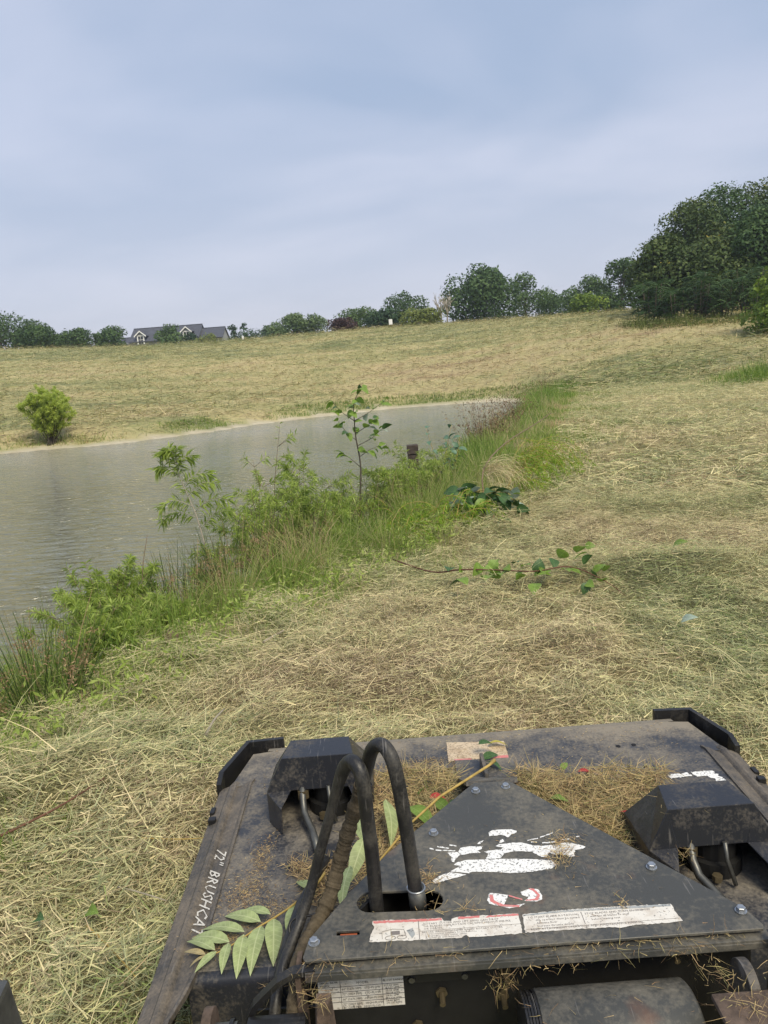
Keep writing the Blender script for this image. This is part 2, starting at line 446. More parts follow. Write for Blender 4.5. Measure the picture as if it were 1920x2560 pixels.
# ------------------------------------------------------------------ strands of grass, each lot one mesh
def strand_mesh(name, x, y, z, L, W, head, pit, turn, droop, roll, rnd, segs, mat, taper=0.75, z_off=0.0):
    n = len(x)
    P = np.stack([x, y, z + z_off], 1); D = []; PS = [P]
    h = head.copy(); pt = pit.copy()
    for s in range(segs):
        d = np.stack([np.cos(pt)*np.cos(h), np.cos(pt)*np.sin(h), np.sin(pt)], 1)
        D.append(d); P = P + d*(L/segs)[:, None]; PS.append(P)
        h = h + turn/segs; pt = pt - droop/segs
    D.append(D[-1])
    vs = []
    for k in range(segs+1):
        d = D[k]
        side = np.cross(d, np.array([0, 0, 1.0])); ln = np.linalg.norm(side, axis=1)[:, None]
        side = np.where(ln > 1e-3, side/np.maximum(ln, 1e-3), np.array([1.0, 0, 0]))
        up = np.cross(side, d)
        s2 = side*np.cos(roll)[:, None] + up*np.sin(roll)[:, None]
        w = W*(1.0 - taper*k/segs)/2
        vs.append(PS[k] - s2*w[:, None]); vs.append(PS[k] + s2*w[:, None])
    V = np.stack(vs, 1)
    base = np.arange(n)*2*(segs+1)
    F = np.concatenate([np.stack([base+2*k, base+2*k+1, base+2*k+3, base+2*k+2], 1) for k in range(segs)])
    return V.reshape(-1, 3), F, np.tile(rnd, segs)

def strand_object(name, lots, mat, label, cat, parent=None):
    vs, fs, rs = [], [], []; o = 0
    for v, f, r in lots:
        vs.append(v); fs.append(f + o); rs.append(r); o += len(v)
    me = mesh_np(name, np.concatenate(vs), np.concatenate(fs), [mat], {"rnd": (np.concatenate(rs), 'FACE')})
    ob = link(name, me, parent)
    if parent is None: tag(ob, label, cat, kind="stuff")
    return ob

def wedge(n, rmin, rmax, half_deg, rng=RNG, power=1.0):
    """points in a fan in front of the camera, even per area (power 1) or denser near (power<1)"""
    u = rng.random(n)
    r = (rmin**(2*power) + u*(rmax**(2*power)-rmin**(2*power)))**(1/(2*power))
    a = np.radians((rng.random(n)*2-1)*half_deg)
    return r*np.sin(a), r*np.cos(a)

def flow(x, y):
    """local direction in which the mower laid the hay"""
    return 2*np.pi*(fbm(x*0.55+3, y*0.55+60, 2)*1.6)

def lying(x, y, lmin, lmax, wmin, wmax, hmax, rng=RNG, segs=2, coh=0.9, green=None):
    n = len(x); z = ground_z(x, y)
    clump = fbm(x*4.2+70, y*4.2, 2)
    z = z + hmax*(rng.random(n)**1.3)*(0.15 + 2.2*np.clip(clump-.12, 0, 1)**1.5*1.6)
    t = (patch(x, y) if green is None else green) + rng.normal(0, 0.24, n) + 0.30*(fbm(x*6.0, y*6.0+30, 2)-.5)
    return strand_mesh("s", x, y, z, lmin+(lmax-lmin)*rng.random(n)**1.6, wmin+(wmax-wmin)*rng.random(n),
        flow(x, y)+rng.normal(0, coh, n)+np.pi*(rng.random(n) < .5), rng.normal(0.05, 0.17, n), rng.normal(0, 0.45, n), np.abs(rng.normal(0.1, 0.3, n)), rng.normal(0, 0.5, n), np.clip(t, 0, 1), segs, None)
def standing(x, y, lmin, lmax, wmin, wmax, lean=0.35, rng=RNG, segs=2, green=None, bend=0.6):
    n = len(x); z = ground_z(x, y)
    t = (np.clip(patch(x, y)*0.85+0.25, 0, 1) if green is None else green) + rng.normal(0, 0.14, n)
    return strand_mesh("s", x, y, z-0.01, lmin+(lmax-lmin)*rng.random(n)**1.4, wmin+(wmax-wmin)*rng.random(n),
        rng.random(n)*2*np.pi, np.pi/2-np.abs(rng.normal(0, lean, n)), rng.normal(0, 0.4, n), np.abs(rng.normal(0.3, bend, n)), rng.normal(0, 0.5, n), np.clip(t, 0, 1), segs, None)

def lay_cut_grass():
    def pick(n, rmin, rmax, half, power, dmin, soft=0.0):
        x, y = wedge(n, rmin, rmax, half, power=power)
        d = pond_sd(x, y)
        k = (d > dmin) & ~((x > -0.5) & (x < 1.05) & (y > 1.55) & (y < 2.55))
        if soft: k &= RNG.random(n) < sstep(dmin, dmin+soft, d)
        return x[k], y[k]
    near = [lying(*pick(195000, 0.6, 9.5, 43, 0.72, 1.5, 1.2), 0.04, 0.16, 0.0018, 0.0046, 0.11),
            lying(*pick(280000, 0.6, 9.5, 43, 0.72, 1.5, 1.2), 0.02, 0.10, 0.0020, 0.0058, 0.10, segs=1, coh=1.3),
            lying(*pick(5500, 0.8, 9.5, 43, 0.75, 1.5, 1.0), 0.25, 0.55, 0.0022, 0.0045, 0.13, segs=3, coh=1.4),
            standing(*pick(26000, 0.7, 9.5, 43, 0.72, 1.5, 1.0), 0.04, 0.13, 0.002, 0.0042)]
    strand_object("cut_hay", near, M['straw'], "loose cut hay strewn over the near ground around the machine", "hay")
    mid = [lying(*pick(90000, 9.0, 36, 35, 0.60, 2.0, 0.8), 0.12, 0.42, 0.006, 0.015, 0.14), lying(*pick(110000, 9.0, 36, 35, 0.60, 2.0, 0.8), 0.05, 0.22, 0.006, 0.016, 0.14, segs=1, coh=1.3),
           standing(*pick(26000, 9.0, 36, 35, 0.60, 2.0, 0.8), 0.08, 0.22, 0.005, 0.011)]
    strand_object("cut_hay", mid, M['straw'], "cut hay lying along the top of the dam beyond the machine", "hay")
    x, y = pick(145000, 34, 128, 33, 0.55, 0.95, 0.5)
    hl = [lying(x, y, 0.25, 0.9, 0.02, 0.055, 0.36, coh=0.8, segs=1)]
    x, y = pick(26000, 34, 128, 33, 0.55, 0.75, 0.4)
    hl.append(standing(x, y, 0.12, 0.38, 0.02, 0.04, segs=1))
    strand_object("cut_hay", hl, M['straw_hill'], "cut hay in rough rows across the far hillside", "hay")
lay_cut_grass()
# ------------------------------------------------------------------ trees and shrubs
def leaf_quads(c, nrm, size, rng, aspect=0.55, fold=0.0):
    """one rhombic leaf spray per point, facing roughly along nrm"""
    n = len(c)
    nrm = nrm/np.maximum(np.linalg.norm(nrm, axis=1), 1e-6)[:, None]
    a = np.cross(nrm, rng.normal(0, 1, (n, 3))); a /= np.maximum(np.linalg.norm(a, axis=1), 1e-6)[:, None]
    b = np.cross(nrm, a)
    s = (size*(0.6+0.8*rng.random(n)))[:, None]
    V = np.stack([c - a*s, c + b*s*aspect, c + a*s, c - b*s*aspect], 1)
    F = np.arange(4*n).reshape(n, 4)
    return V.reshape(-1, 3), F

def lobes_crown(rng, w, h, z0, nl, flat=0.8, shape=1.0):
    """lobe centres and radii filling a crown of width w between z0 and z0+h"""
    out = []
    for i in range(nl):
        t = (i+0.5)/nl
        zz = rng.random()**0.85
        prof = (math.sin(math.pi*min(0.98, 0.24+0.72*zz)))**0.6*shape
        rr = prof*w*0.5*math.sqrt(rng.random())*0.8
        an = rng.random()*2*math.pi
        lr = w*(0.19+0.15*rng.random())*(1.05-0.38*zz)
        out.append((rr*math.cos(an), rr*math.sin(an), z0+lr*0.5+(h-lr*1.2)*zz, lr))
    for i in range(6):           # low skirt of foliage down to the ground
        an = rng.random()*2*math.pi; lr = w*(0.13+0.06*rng.random()); rr = w*0.34*math.sqrt(rng.random())
        out.append((rr*math.cos(an), rr*math.sin(an), z0+lr*0.35, lr))
    out.append((0, 0, z0+h-w*0.17, w*0.17))
    return out

def crown_mesh(name, lobes, n, size, mat, rng, flat=0.85, fill=0.25, droop=0.0, aspect=0.55):
    L = np.array(lobes); wgt = L[:, 3]**2; wgt /= wgt.sum()
    k = rng.choice(len(L), n, p=wgt)
    d = rng.normal(0, 1, (n, 3)); d[:, 2] += 0.25; d /= np.linalg.norm(d, axis=1)[:, None]
    # each lobe is ragged: leaves bunch on twigs
    lump = 0.5+0.5*np.sin(d[:, 0]*7+L[k, 0]*9)*np.sin(d[:, 1]*6+L[k, 1]*7)*np.sin(d[:, 2]*6.5+L[k, 2]*5)
    rad_ = L[k, 3]*(0.66+0.40*lump)*(1 - fill*rng.random(n)**2)
    c = L[k, :3] + d*rad_[:, None]*np.array([1, 1, flat]) + rng.normal(0, size*0.5, (n, 3))
    if droop: c[:, 2] -= droop*rng.random(n)**2
    nr = d*0.7 + rng.normal(0, 0.55, (n, 3)) + np.array([0, 0, 0.45])
    V, F = leaf_quads(c, nr, size, rng, aspect)
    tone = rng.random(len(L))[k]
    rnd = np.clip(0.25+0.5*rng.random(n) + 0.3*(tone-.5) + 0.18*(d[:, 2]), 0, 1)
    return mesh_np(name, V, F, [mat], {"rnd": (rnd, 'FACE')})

def limb_mesh(mb, base, tips, r0, rng, wob=0.06, sides=6):
    for tp in tips:
        b = Vector(base); t = Vector(tp); L = (t-b).length
        pts = []
        for i in range(5):
            u = i/4
            p = b.lerp(t, u) + Vector((rng.normal(0, wob*L*0.5), rng.normal(0, wob*L*0.5), 0))*(u*(1-u)*4*0.5)
            p.z += L*0.10*math.sin(math.pi*u)
            pts.append(p)
        mb.tube(pts, [r0*(1-0.8*i/4) for i in range(5)], sides)

M['bark'] = flat_mat("bark", (0.10, 0.085, 0.065), 0.9, var=0.45, scale=9, bump=0.4, spec=0.2)
M['bark_pale'] = flat_mat("pale_bark", (0.40, 0.36, 0.30), 0.9, var=0.3, scale=6, spec=0.2)
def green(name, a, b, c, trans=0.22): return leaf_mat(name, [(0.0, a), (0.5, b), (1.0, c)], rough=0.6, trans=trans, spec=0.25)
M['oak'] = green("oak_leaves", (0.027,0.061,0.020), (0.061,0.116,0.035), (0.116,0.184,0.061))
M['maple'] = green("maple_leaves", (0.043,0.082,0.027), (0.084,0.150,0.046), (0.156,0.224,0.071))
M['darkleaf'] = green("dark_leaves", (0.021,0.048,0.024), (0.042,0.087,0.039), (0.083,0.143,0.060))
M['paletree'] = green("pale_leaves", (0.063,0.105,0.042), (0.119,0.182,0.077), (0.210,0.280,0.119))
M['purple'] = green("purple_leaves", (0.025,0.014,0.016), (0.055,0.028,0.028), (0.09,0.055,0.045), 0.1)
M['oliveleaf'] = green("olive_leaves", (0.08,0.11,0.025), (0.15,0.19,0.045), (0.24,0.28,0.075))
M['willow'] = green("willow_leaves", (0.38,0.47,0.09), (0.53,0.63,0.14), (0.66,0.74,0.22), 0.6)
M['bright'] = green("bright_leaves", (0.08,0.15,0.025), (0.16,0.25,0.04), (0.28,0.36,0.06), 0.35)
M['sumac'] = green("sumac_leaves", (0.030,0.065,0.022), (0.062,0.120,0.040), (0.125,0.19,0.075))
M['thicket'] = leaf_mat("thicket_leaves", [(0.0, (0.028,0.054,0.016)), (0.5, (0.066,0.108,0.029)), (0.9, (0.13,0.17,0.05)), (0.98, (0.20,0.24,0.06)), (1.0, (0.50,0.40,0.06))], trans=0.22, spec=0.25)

def tree(name, x, y, ztop, w, mat, label, cat="tree", group=None, seed=0, n=4600, size=0.20, low=0.12, nl=16, trunk=True, droop=0.0, flat=0.85, zb=None, shape=1.0, aspect=0.55, grow=1.42):
    rng = np.random.default_rng(1000+seed)
    z0 = gz(x, y) if zb is None else zb
    t = empty(name, (x, y, z0)); tag(t, label, cat, group)
    H = ztop - z0
    w *= grow; low *= 0.4
    lb = lobes_crown(rng, w, H*(1-low), H*low, nl, shape=shape)
    me = crown_mesh("crown", lb, n, size, mat, rng, droop=droop, flat=flat, aspect=aspect)
    link("crown", me, t)
    if trunk:
        mb = MB(); r0 = 0.016*H+0.05
        top = Vector((rng.normal(0, .1), rng.normal(0, .1), H*0.62))
        mb.tube([(0,0,-0.3), (0.02*H*rng.normal(), 0, H*0.2), tuple(top*0.7), tuple(top)], [r0*1.25, r0, r0*0.7, r0*0.3], 8)
        limb_mesh(mb, (0, 0, H*0.25), [Vector(l[:3])*0.92 for l in lb[::2]], r0*0.5, rng)
        mb.build("trunk", M['bark'], t, smooth=True)
    return t

tree("broadleaf_tree", -60.5,130,15.1,9.0, M['oak'], "tallest dark tree at the left edge of the far crest", group="trees along the crest", seed=1, n=4860)
tree("broadleaf_tree", -57.2,134,13.6,5.6, M['maple'], "dark leafy tree second from the left edge of the crest", group="trees along the crest", seed=2)
tree("broadleaf_tree", -53.4,128,11.7,5.4, M['oak'], "rounded tree at the right end of the clump by the left edge", group="trees along the crest", seed=3)
tree("broadleaf_tree", -53.6,138,11.1,4.4, M['maple'], "low bushy tree in the gap left of the taller lone crest tree", group="trees along the crest", seed=4, n=2970)
tree("broadleaf_tree", -51.0,138,11.7,5.0, M['oak'], "loose crowned tree midway between left clump and grey house", group="trees along the crest", seed=5, n=3510)
tree("broadleaf_tree", -48.6,141,10.9,2.6, M['maple'], "thin young tree just left of the trees behind the house", group="trees along the crest", seed=6, n=1350, nl=8)
tree("broadleaf_tree", -46.6,143,12.2,4.4, M['oak'], "pointed tree left of the grey house, highest of its bunch", group="trees along the crest", seed=7, n=3240)
tree("broadleaf_tree", -45.6,178,13.2,6.0, M['maple'], "tree crown showing right behind the low left wing of the house", group="trees along the crest", seed=8, n=2430)
tree("conifer_tree", -25.8,150,11.1,2.1, M['darkleaf'], "small dark evergreen just right of the house, left of two", group="small evergreens right of the house", seed=9, n=900, nl=8)
tree("conifer_tree", -24.0,151,11.1,1.6, M['darkleaf'], "small dark evergreen right of the house, right and thinner of two", group="small evergreens right of the house", seed=10, n=700, nl=7)
tree("shrub", -22.2,148,9.5,5.6, M['darkleaf'], "low dark hedge-like shrub right of the two small evergreens", cat="shrub", seed=11, n=1400, nl=12, trunk=False, low=0.0)
tree("broadleaf_tree", -18.0,150,10.9,4.3, M['paletree'], "small round crowned tree standing alone right of the house", group="trees along the crest", seed=12, n=2970, nl=12)
tree("broadleaf_tree", -12.4,132,11.0,4.6, M['paletree'], "greyish green tree, left one of the pair left of the purple shrub", group="trees along the crest", seed=13, n=3240)
tree("broadleaf_tree", -9.4,133,10.6,3.8, M['paletree'], "thin greyish tree between the rounder grey tree and the purple shrub", group="trees along the crest", seed=14, n=2025)
tree("broadleaf_tree", -1.9,136,11.7,5.6, M['maple'], "leafy green tree rising behind the purple shrub", group="trees along the crest", seed=16, n=3780)
tree("shrub", -4.0,117,8.7,3.9, M['purple'], "dark purple leaved round shrub on the crest", cat="shrub", seed=15, n=1800, nl=12, trunk=False, low=0.0, size=0.2)
tree("broadleaf_tree", 2.4,121,10.3,4.2, M['darkleaf'], "dense blackish green round tree behind the small white marker", group="trees along the crest", seed=18, n=3510)
tree("broadleaf_tree", 6.4,142,13.9,7.4, M['oak'], "broad dark tree behind the bare dead tree, left of the biggest", group="trees along the crest", seed=19, n=4860)
tree("shrub", 7.7,114,8.95,4.9, M['oliveleaf'], "olive green dome shaped shrub in front of the bare tree", cat="shrub", seed=20, n=2400, nl=14, trunk=False, low=0.0, size=0.22)
tree("broadleaf_tree", 18.2,126,16.0,10.4, M['oak'], "biggest broad oak-like tree on the crest, right of the bare tree", group="trees along the crest", seed=22, n=10800, nl=30, size=0.25, grow=1.15)
tree("broadleaf_tree", 26.0,131,14.7,6.0, M['maple'], "tall grey-green tree directly right of the biggest crest tree", group="trees along the crest", seed=23, n=4050)
tree("broadleaf_tree", 31.3,137,11.9,6.2, M['oak'], "low tree in the dip right of the tall grey-green tree", group="trees along the crest", seed=24, n=3240)
tree("broadleaf_tree", 33.2,127,10.9,3.6, M['darkleaf'], "dark low tree at the bottom of the dip in the tree line", group="trees along the crest", seed=25, n=2160)
tree("broadleaf_tree", 33.0,119,12.4,6.4, M['maple'], "leafy tree behind the yellow-green bush at the right of the crest", group="trees along the crest", seed=26, n=4320)
tree("broadleaf_tree", 36.0,113,14.0,6.6, M['oak'], "tall dark tree touching the near woodland edge on the crest", group="trees along the crest", seed=27, n=4590, grow=1.12)
tree("broadleaf_tree", 40.6,112,13.4,6.6, M['oak'], "dark tree half hidden behind the near woodland edge", group="trees along the crest", seed=29, n=3240, grow=1.12)
tree("shrub", 29.6,108,9.0,4.0, M['bright'], "yellow-green bush at the foot of the trees right on the crest", cat="shrub", seed=28, n=1800, nl=12, trunk=False, low=0.0)

def dead_tree():
    x, y = 10.2, 113.5; rng = np.random.default_rng(5); z0 = gz(x, y)
    t = empty("dead_tree", (x, y, z0)); tag(t, "bare leafless grey dead tree beside the biggest crest tree", "tree", "trees along the crest")
    H = 11.0 - z0
    mb = MB(); mb.tube([(0,0,-.3),(0.1,0,H*.3),(0.05,0.1,H*.55)], [0.16,0.12,0.09], 7)
    mb.tube([(0.9,0.2,-.3),(1.0,0.2,H*.35),(1.2,0.1,H*.7)], [0.12,0.09,0.03], 6)
    mb.build("trunk", M['bark_pale'], t, True)
    mb = MB()
    for i in range(16):
        a = rng.random()*2*math.pi; z = H*(0.22+0.35*rng.random()); o = Vector((0.08 if i % 2 else 1.0, 0.1, z))
        L = H*(0.28+0.30*rng.random()); up = 0.75+0.5*rng.random()
        d = Vector((math.cos(a)*0.5, math.sin(a)*0.5, up)).normalized()
        e = o + d*L
        mb.tube([o, o.lerp(e, .5)+Vector((rng.normal(0,.12), 0, .05)), e], [0.085, 0.055, 0.022], 5)
        for j in range(4):
            s = o.lerp(e, 0.4+0.5*rng.random()); dd = Vector((rng.normal(0,.6), rng.normal(0,.6), 0.8)).normalized()
            mb.tube([s, s+dd*L*0.22, s+dd*L*0.38+Vector((rng.normal(0,.1),0,.1))], [0.04, 0.03, 0.014], 4)
    mb.build("branches", M['bark_pale'], t, True)
dead_tree()

# the wood that comes down to the field on the right
for i, (x, y, zt, w, lab, mt) in enumerate([
    (26.6,71,11.0,5.4,"front tree of the right wood, lowest, leaning out over the field","thicket"),
    (30.6,76,15.0,6.6,"tree of the right wood with the stepped left shoulder","thicket"),
    (35.6,79,16.7,7.6,"tallest rounded tree near the middle of the right wood","oak"),
    (41.2,80,17.3,8.4,"tall tree cut by the right picture edge, back of the wood","thicket"),
    (29.6,68,10.2,5.4,"mid-height tree in the front of the right wood under the tallest","thicket"),
    (33.8,67,12.2,6.2,"mid-height dark tree by the right edge, inside the wood","oak"),
    (37.6,72,14.0,6.6,"dark tree at the far right of the wood behind the sumacs","darkleaf")]):
    tree("woodland_tree", x, y, zt, w, M[mt], lab, group="trees of the wood at the right", seed=60+i, n=19000, nl=44, size=0.155, low=0.0, grow=1.25 if i == 0 else 1.5)

def sumac(x, y, ztop, w, label, seed, nstem=15):
    """clump of stems, each topped by a palm-like whorl of long drooping compound leaves"""
    rng = np.random.default_rng(300+seed); z0 = gz(x, y); H = ztop-z0
    t = empty("sumac_shrub", (x, y, z0)); tag(t, label, "shrub", "sumac shrubs at the wood's edge")
    mb = MB(); V = []; F = []; Rn = []; o = 0
    for s in range(nstem):
        a = rng.random()*6.28; r = w*0.5*math.sqrt(rng.random())
        hx, hy, hz = r*math.cos(a), r*math.sin(a), H*(0.12+0.88*rng.random())
        mb.tube([(hx*.5, hy*.5, -.2), (hx*.8, hy*.8, hz*.5), (hx, hy, hz)], [0.05, 0.04, 0.02], 5)
        for k in range(12):
            b = rng.random()*6.28; L = 0.75+0.5*rng.random(); up = rng.normal(0.35, 0.3)
            d = np.array([math.cos(b), math.sin(b), up]); d /= np.linalg.norm(d)
            sd = np.cross(d, [0, 0, 1.]); sd /= np.linalg.norm(sd)
            hz2 = hz - (0.5*rng.random() if k > 6 else 0)
            tone = rng.random()*.6
            for j in range(1, 9):
                u = j/8; c = np.array([hx, hy, hz2]) + d*L*u + np.array([0, 0, -0.45*L*u*u])
                for sg in (-1, 1):
                    ll = 0.26*(1-0.55*abs(u-.45))
                    tip = c + sd*sg*ll*0.85 + d*ll*0.35 + np.array([0, 0, -0.10])
                    w_ = d*0.05
                    mid = (c+tip)/2
                    V += [c, mid - w_, tip, mid + w_]; F.append((o, o+1, o+2, o+3)); o += 4; Rn.append(np.clip(tone+0.4*rng.random(), 0, 1))
    mb.build("stems", M['bark'], t, True)
    link("foliage", mesh_np("foliage", np.array(V), np.array(F), [M['sumac']], {"rnd": (np.array(Rn), 'FACE')}), t)
for i, a in enumerate([(21.9,61.5,6.6,3.0,"sumac shrub at the left tip of the right wood"),(23.2,60,5.6,2.6,"low sumac shrub second from the left along the wood's edge"),
        (24.9,60,6.5,3.0,"sumac shrub in the middle of the wood's edge with drooping leaves"),(26.6,59.5,5.9,2.8,"sumac shrub right of the middle of the wood's edge"),(28.6,59,6.6,3.0,"sumac shrub at the right edge below the tallest trees")]):
    sumac(*a, i)
tree("broadleaf_tree", 25.6,50,6.2,2.6, M['bright'], "bright yellow-green young tree at the right picture edge", seed=90, n=2160, nl=12, size=0.15, low=0.1)
def weed_fringe():
    rng = np.random.default_rng(77); n = 3600
    x = 19.6+rng.random(n)*14; y = 58.6 + rng.normal(0, .8, n) - (x-20)*0.16 + 2.2*np.clip(1-(x-19.6)/2, 0, 1)
    z = ground_z(x, y)
    strand_object("weeds", [strand_mesh("s", x, y, z, (0.2+0.6*rng.random(n))*(.35+1.1*fbm(x*.9,y*.9,2)), 0.03+0.03*rng.random(n), rng.random(n)*6.28, 1.57-np.abs(rng.normal(0,.35,n)), rng.normal(0,.4,n), np.abs(rng.normal(.4,.4,n)), rng.normal(0,.6,n), rng.random(n)*.75, 2, None)], M['oliveleaf'], "rough weeds along the foot of the right wood", "weeds")
weed_fringe()

# ------------------------------------------------------------------ house beyond the crest
def house():
    Y = 172.0; zg = gz(-43, Y)
    shg = flat_mat("grey_shingles", (0.085, 0.092, 0.115), 0.85, var=0.25, scale=3.0, spec=0.2)
    ridge_m = flat_mat("ridge_cap", (0.05, 0.055, 0.07), 0.8, spec=0.2)
    siding = flat_mat("grey_siding", (0.30, 0.31, 0.32), 0.8, spec=0.2)
    white = flat_mat("white_trim", (0.80, 0.80, 0.80), 0.6, spec=0.3)
    dark = flat_mat("window_glass", (0.03, 0.035, 0.045), 0.15)
    t = empty("house", (-43, Y, zg)); tag(t, "grey roofed house with two white dormers beyond the crest", "house")
    X = lambda v: v + 43.0
    Zl = lambda v: v - zg
    def roof(x0, x1, zr, ze, half):
        mb = MB(); a, b = X(x0), X(x1); z1, z2 = Zl(zr), Zl(ze)
        mb.plate([(a,-half,z2),(b,-half,z2),(b,0,z1),(a,0,z1)], 0.15)
        mb.plate([(b,half,z2),(a,half,z2),(a,0,z1-0.003),(b,0,z1-0.003)], 0.15)
        r = mb.build("roof", shg, t)
        c = MB(); c.tube([(a,0,z1+.02),(b,0,z1+.02)], 0.10, 6); c.build("ridge_cap", ridge_m, r)
        return r
    def wall(x0, x1, zt, half, zr):
        mb = MB(); a, b = X(x0)+.25, X(x1)-.25
        mb.box(a, b, -half+.5, half-.5, -0.5, Zl(zt)+.25)
        for q in (a, b-0.15):
            mb.hexa([(q,-half+.55,Zl(zt)+.25),(q+.15,-half+.55,Zl(zt)+.25),(q+.15,half-.55,Zl(zt)+.25),(q,half-.55,Zl(zt)+.25)],
                    [(q,-.05,Zl(zr)-.3),(q+.15,-.05,Zl(zr)-.3),(q+.15,.05,Zl(zr)-.3),(q,.05,Zl(zr)-.3)])
        mb.build("wall", siding, t)
    wall(-51.1, -36.2, zg+2.7, 5.0, 12.86); roof(-51.1, -36.2, 12.86, zg+2.6, 5.2)
    wall(-36.2, -31.3, zg+2.5, 4.2, 11.95); roof(-36.2, -31.3, 11.95, zg+2.4, 4.4)
    wall(-55.2, -51.1, zg+2.4, 3.6, 11.1); roof(-55.2, -51.1, 11.12, zg+2.2, 3.8)
    for cx, zt in ((-48.45, 12.1), (-38.75, 12.3)):
        yf = -5.0 ; zb = Zl(9.35)
        d = empty("dormer", (X(cx), yf, 0)); d.parent = t
        zt_ = Zl(zt)
        mb = MB(); mb.hexa([(-.75,0,zb),(.75,0,zb),(.75,4.6,zb),(-.75,4.6,zb)], [(-.75,0,zt_-.95),(.75,0,zt_-.95),(.75,4.6,zt_-.95),(-.75,4.6,zt_-.95)])
        mb.add([(-.75,0.002,zt_-.95),(.75,0.002,zt_-.95),(0,0.002,zt_-.25)], [(0,1,2)])
        mb.build("dormer_wall", siding, d)
        mb = MB()
        for s in (-1, 1):
            pl = [(0,-.35,zt_),(s*1.25,-.35,zt_-1.12),(s*1.25,4.6,zt_-1.12),(0,4.6,zt_)]
            mb.plate(pl if s < 0 else pl[::-1], 0.12)
        mb.build("dormer_roof", shg, d)
        mb = MB()
        for s in (-1, 1):
            mb.hexa([(0,-.42,zt_-.22),(s*1.22,-.42,zt_-1.30),(s*1.22,-.36,zt_-1.30),(0,-.36,zt_-.22)], [(0,-.42,zt_+.06),(s*1.3,-.42,zt_-1.06),(s*1.3,-.36,zt_-1.06),(0,-.36,zt_+.06)])
            mb.box(min(s*.52,s*.76), max(s*.52,s*.76), -.06, -.004, zb, zt_-.93)
        mb.box(-.52,.52,-.055,-.004,zt_-1.12,zt_-.9); mb.box(-.03,.03,-.07,-.02,zb+.1,zt_-1.12); mb.box(-.52,.52,-.07,-.02,(zb+zt_)/2-.5,(zb+zt_)/2-.43)
        mb.build("dormer_trim", white, d)
        mb = MB(); mb.box(-.52,.52,-.02,-.003,zb+.05,zt_-1.12); mb.build("window_pane", dark, d)
    mb = MB(); mb.tube([(X(-54.0),-.6,Zl(10.6)),(X(-54.0),-.6,Zl(11.75))], 0.09, 8); mb.tube([(X(-54.0),-.6,Zl(11.7)),(X(-54.0),-.6,Zl(11.85))], 0.17, 8); mb.build("vent_pipe", white, t)
house()
tree("shrub", -40.2,160,12.9,5.0, M['maple'], "round green bush standing in front of the house roof", cat="shrub", seed=40, n=3000, nl=14, trunk=False, low=0.0, size=0.22)
tree("shrub", -36.4,160,10.7,3.2, M['darkleaf'], "small dark bush below the right dormer of the house", cat="shrub", seed=41, n=900, nl=8, trunk=False, low=0.0)
tree("shrub", -32.0,158,10.2,4.4, M['oliveleaf'], "pale weedy bush below the right wing of the house", cat="shrub", seed=42, n=900, nl=8, trunk=False, low=0.0)
def marker(x, y, h, w, label):
    mb = MB(); mb.hexa([(-w/2,-.04,0.35*h),(w/2,-.04,.35*h),(w/2,.04,.35*h),(-w/2,.04,.35*h)], [(-w/2,-.04,h),(w/2,-.04,h),(w/2,.04,h),(-w/2,.04,h)])
    t = empty("marker_sign", (x, y, gz(x, y))); tag(t, label, "sign", "white markers on the crest")
    mb.build("panel", flat_mat("white_panel", (0.82,0.82,0.82), 0.5), t)
    mb = MB(); mb.tube([(0,0,-.2),(0,0,h*.97)], 0.03, 6); mb.build("post", M['bark'], t)
marker(2.95, 112, 1.15, 0.5, "small white panel on a post before the dark round tree")
marker(-18.1, 112, 0.75, 0.28, "tiny white marker on the crest right of the house")
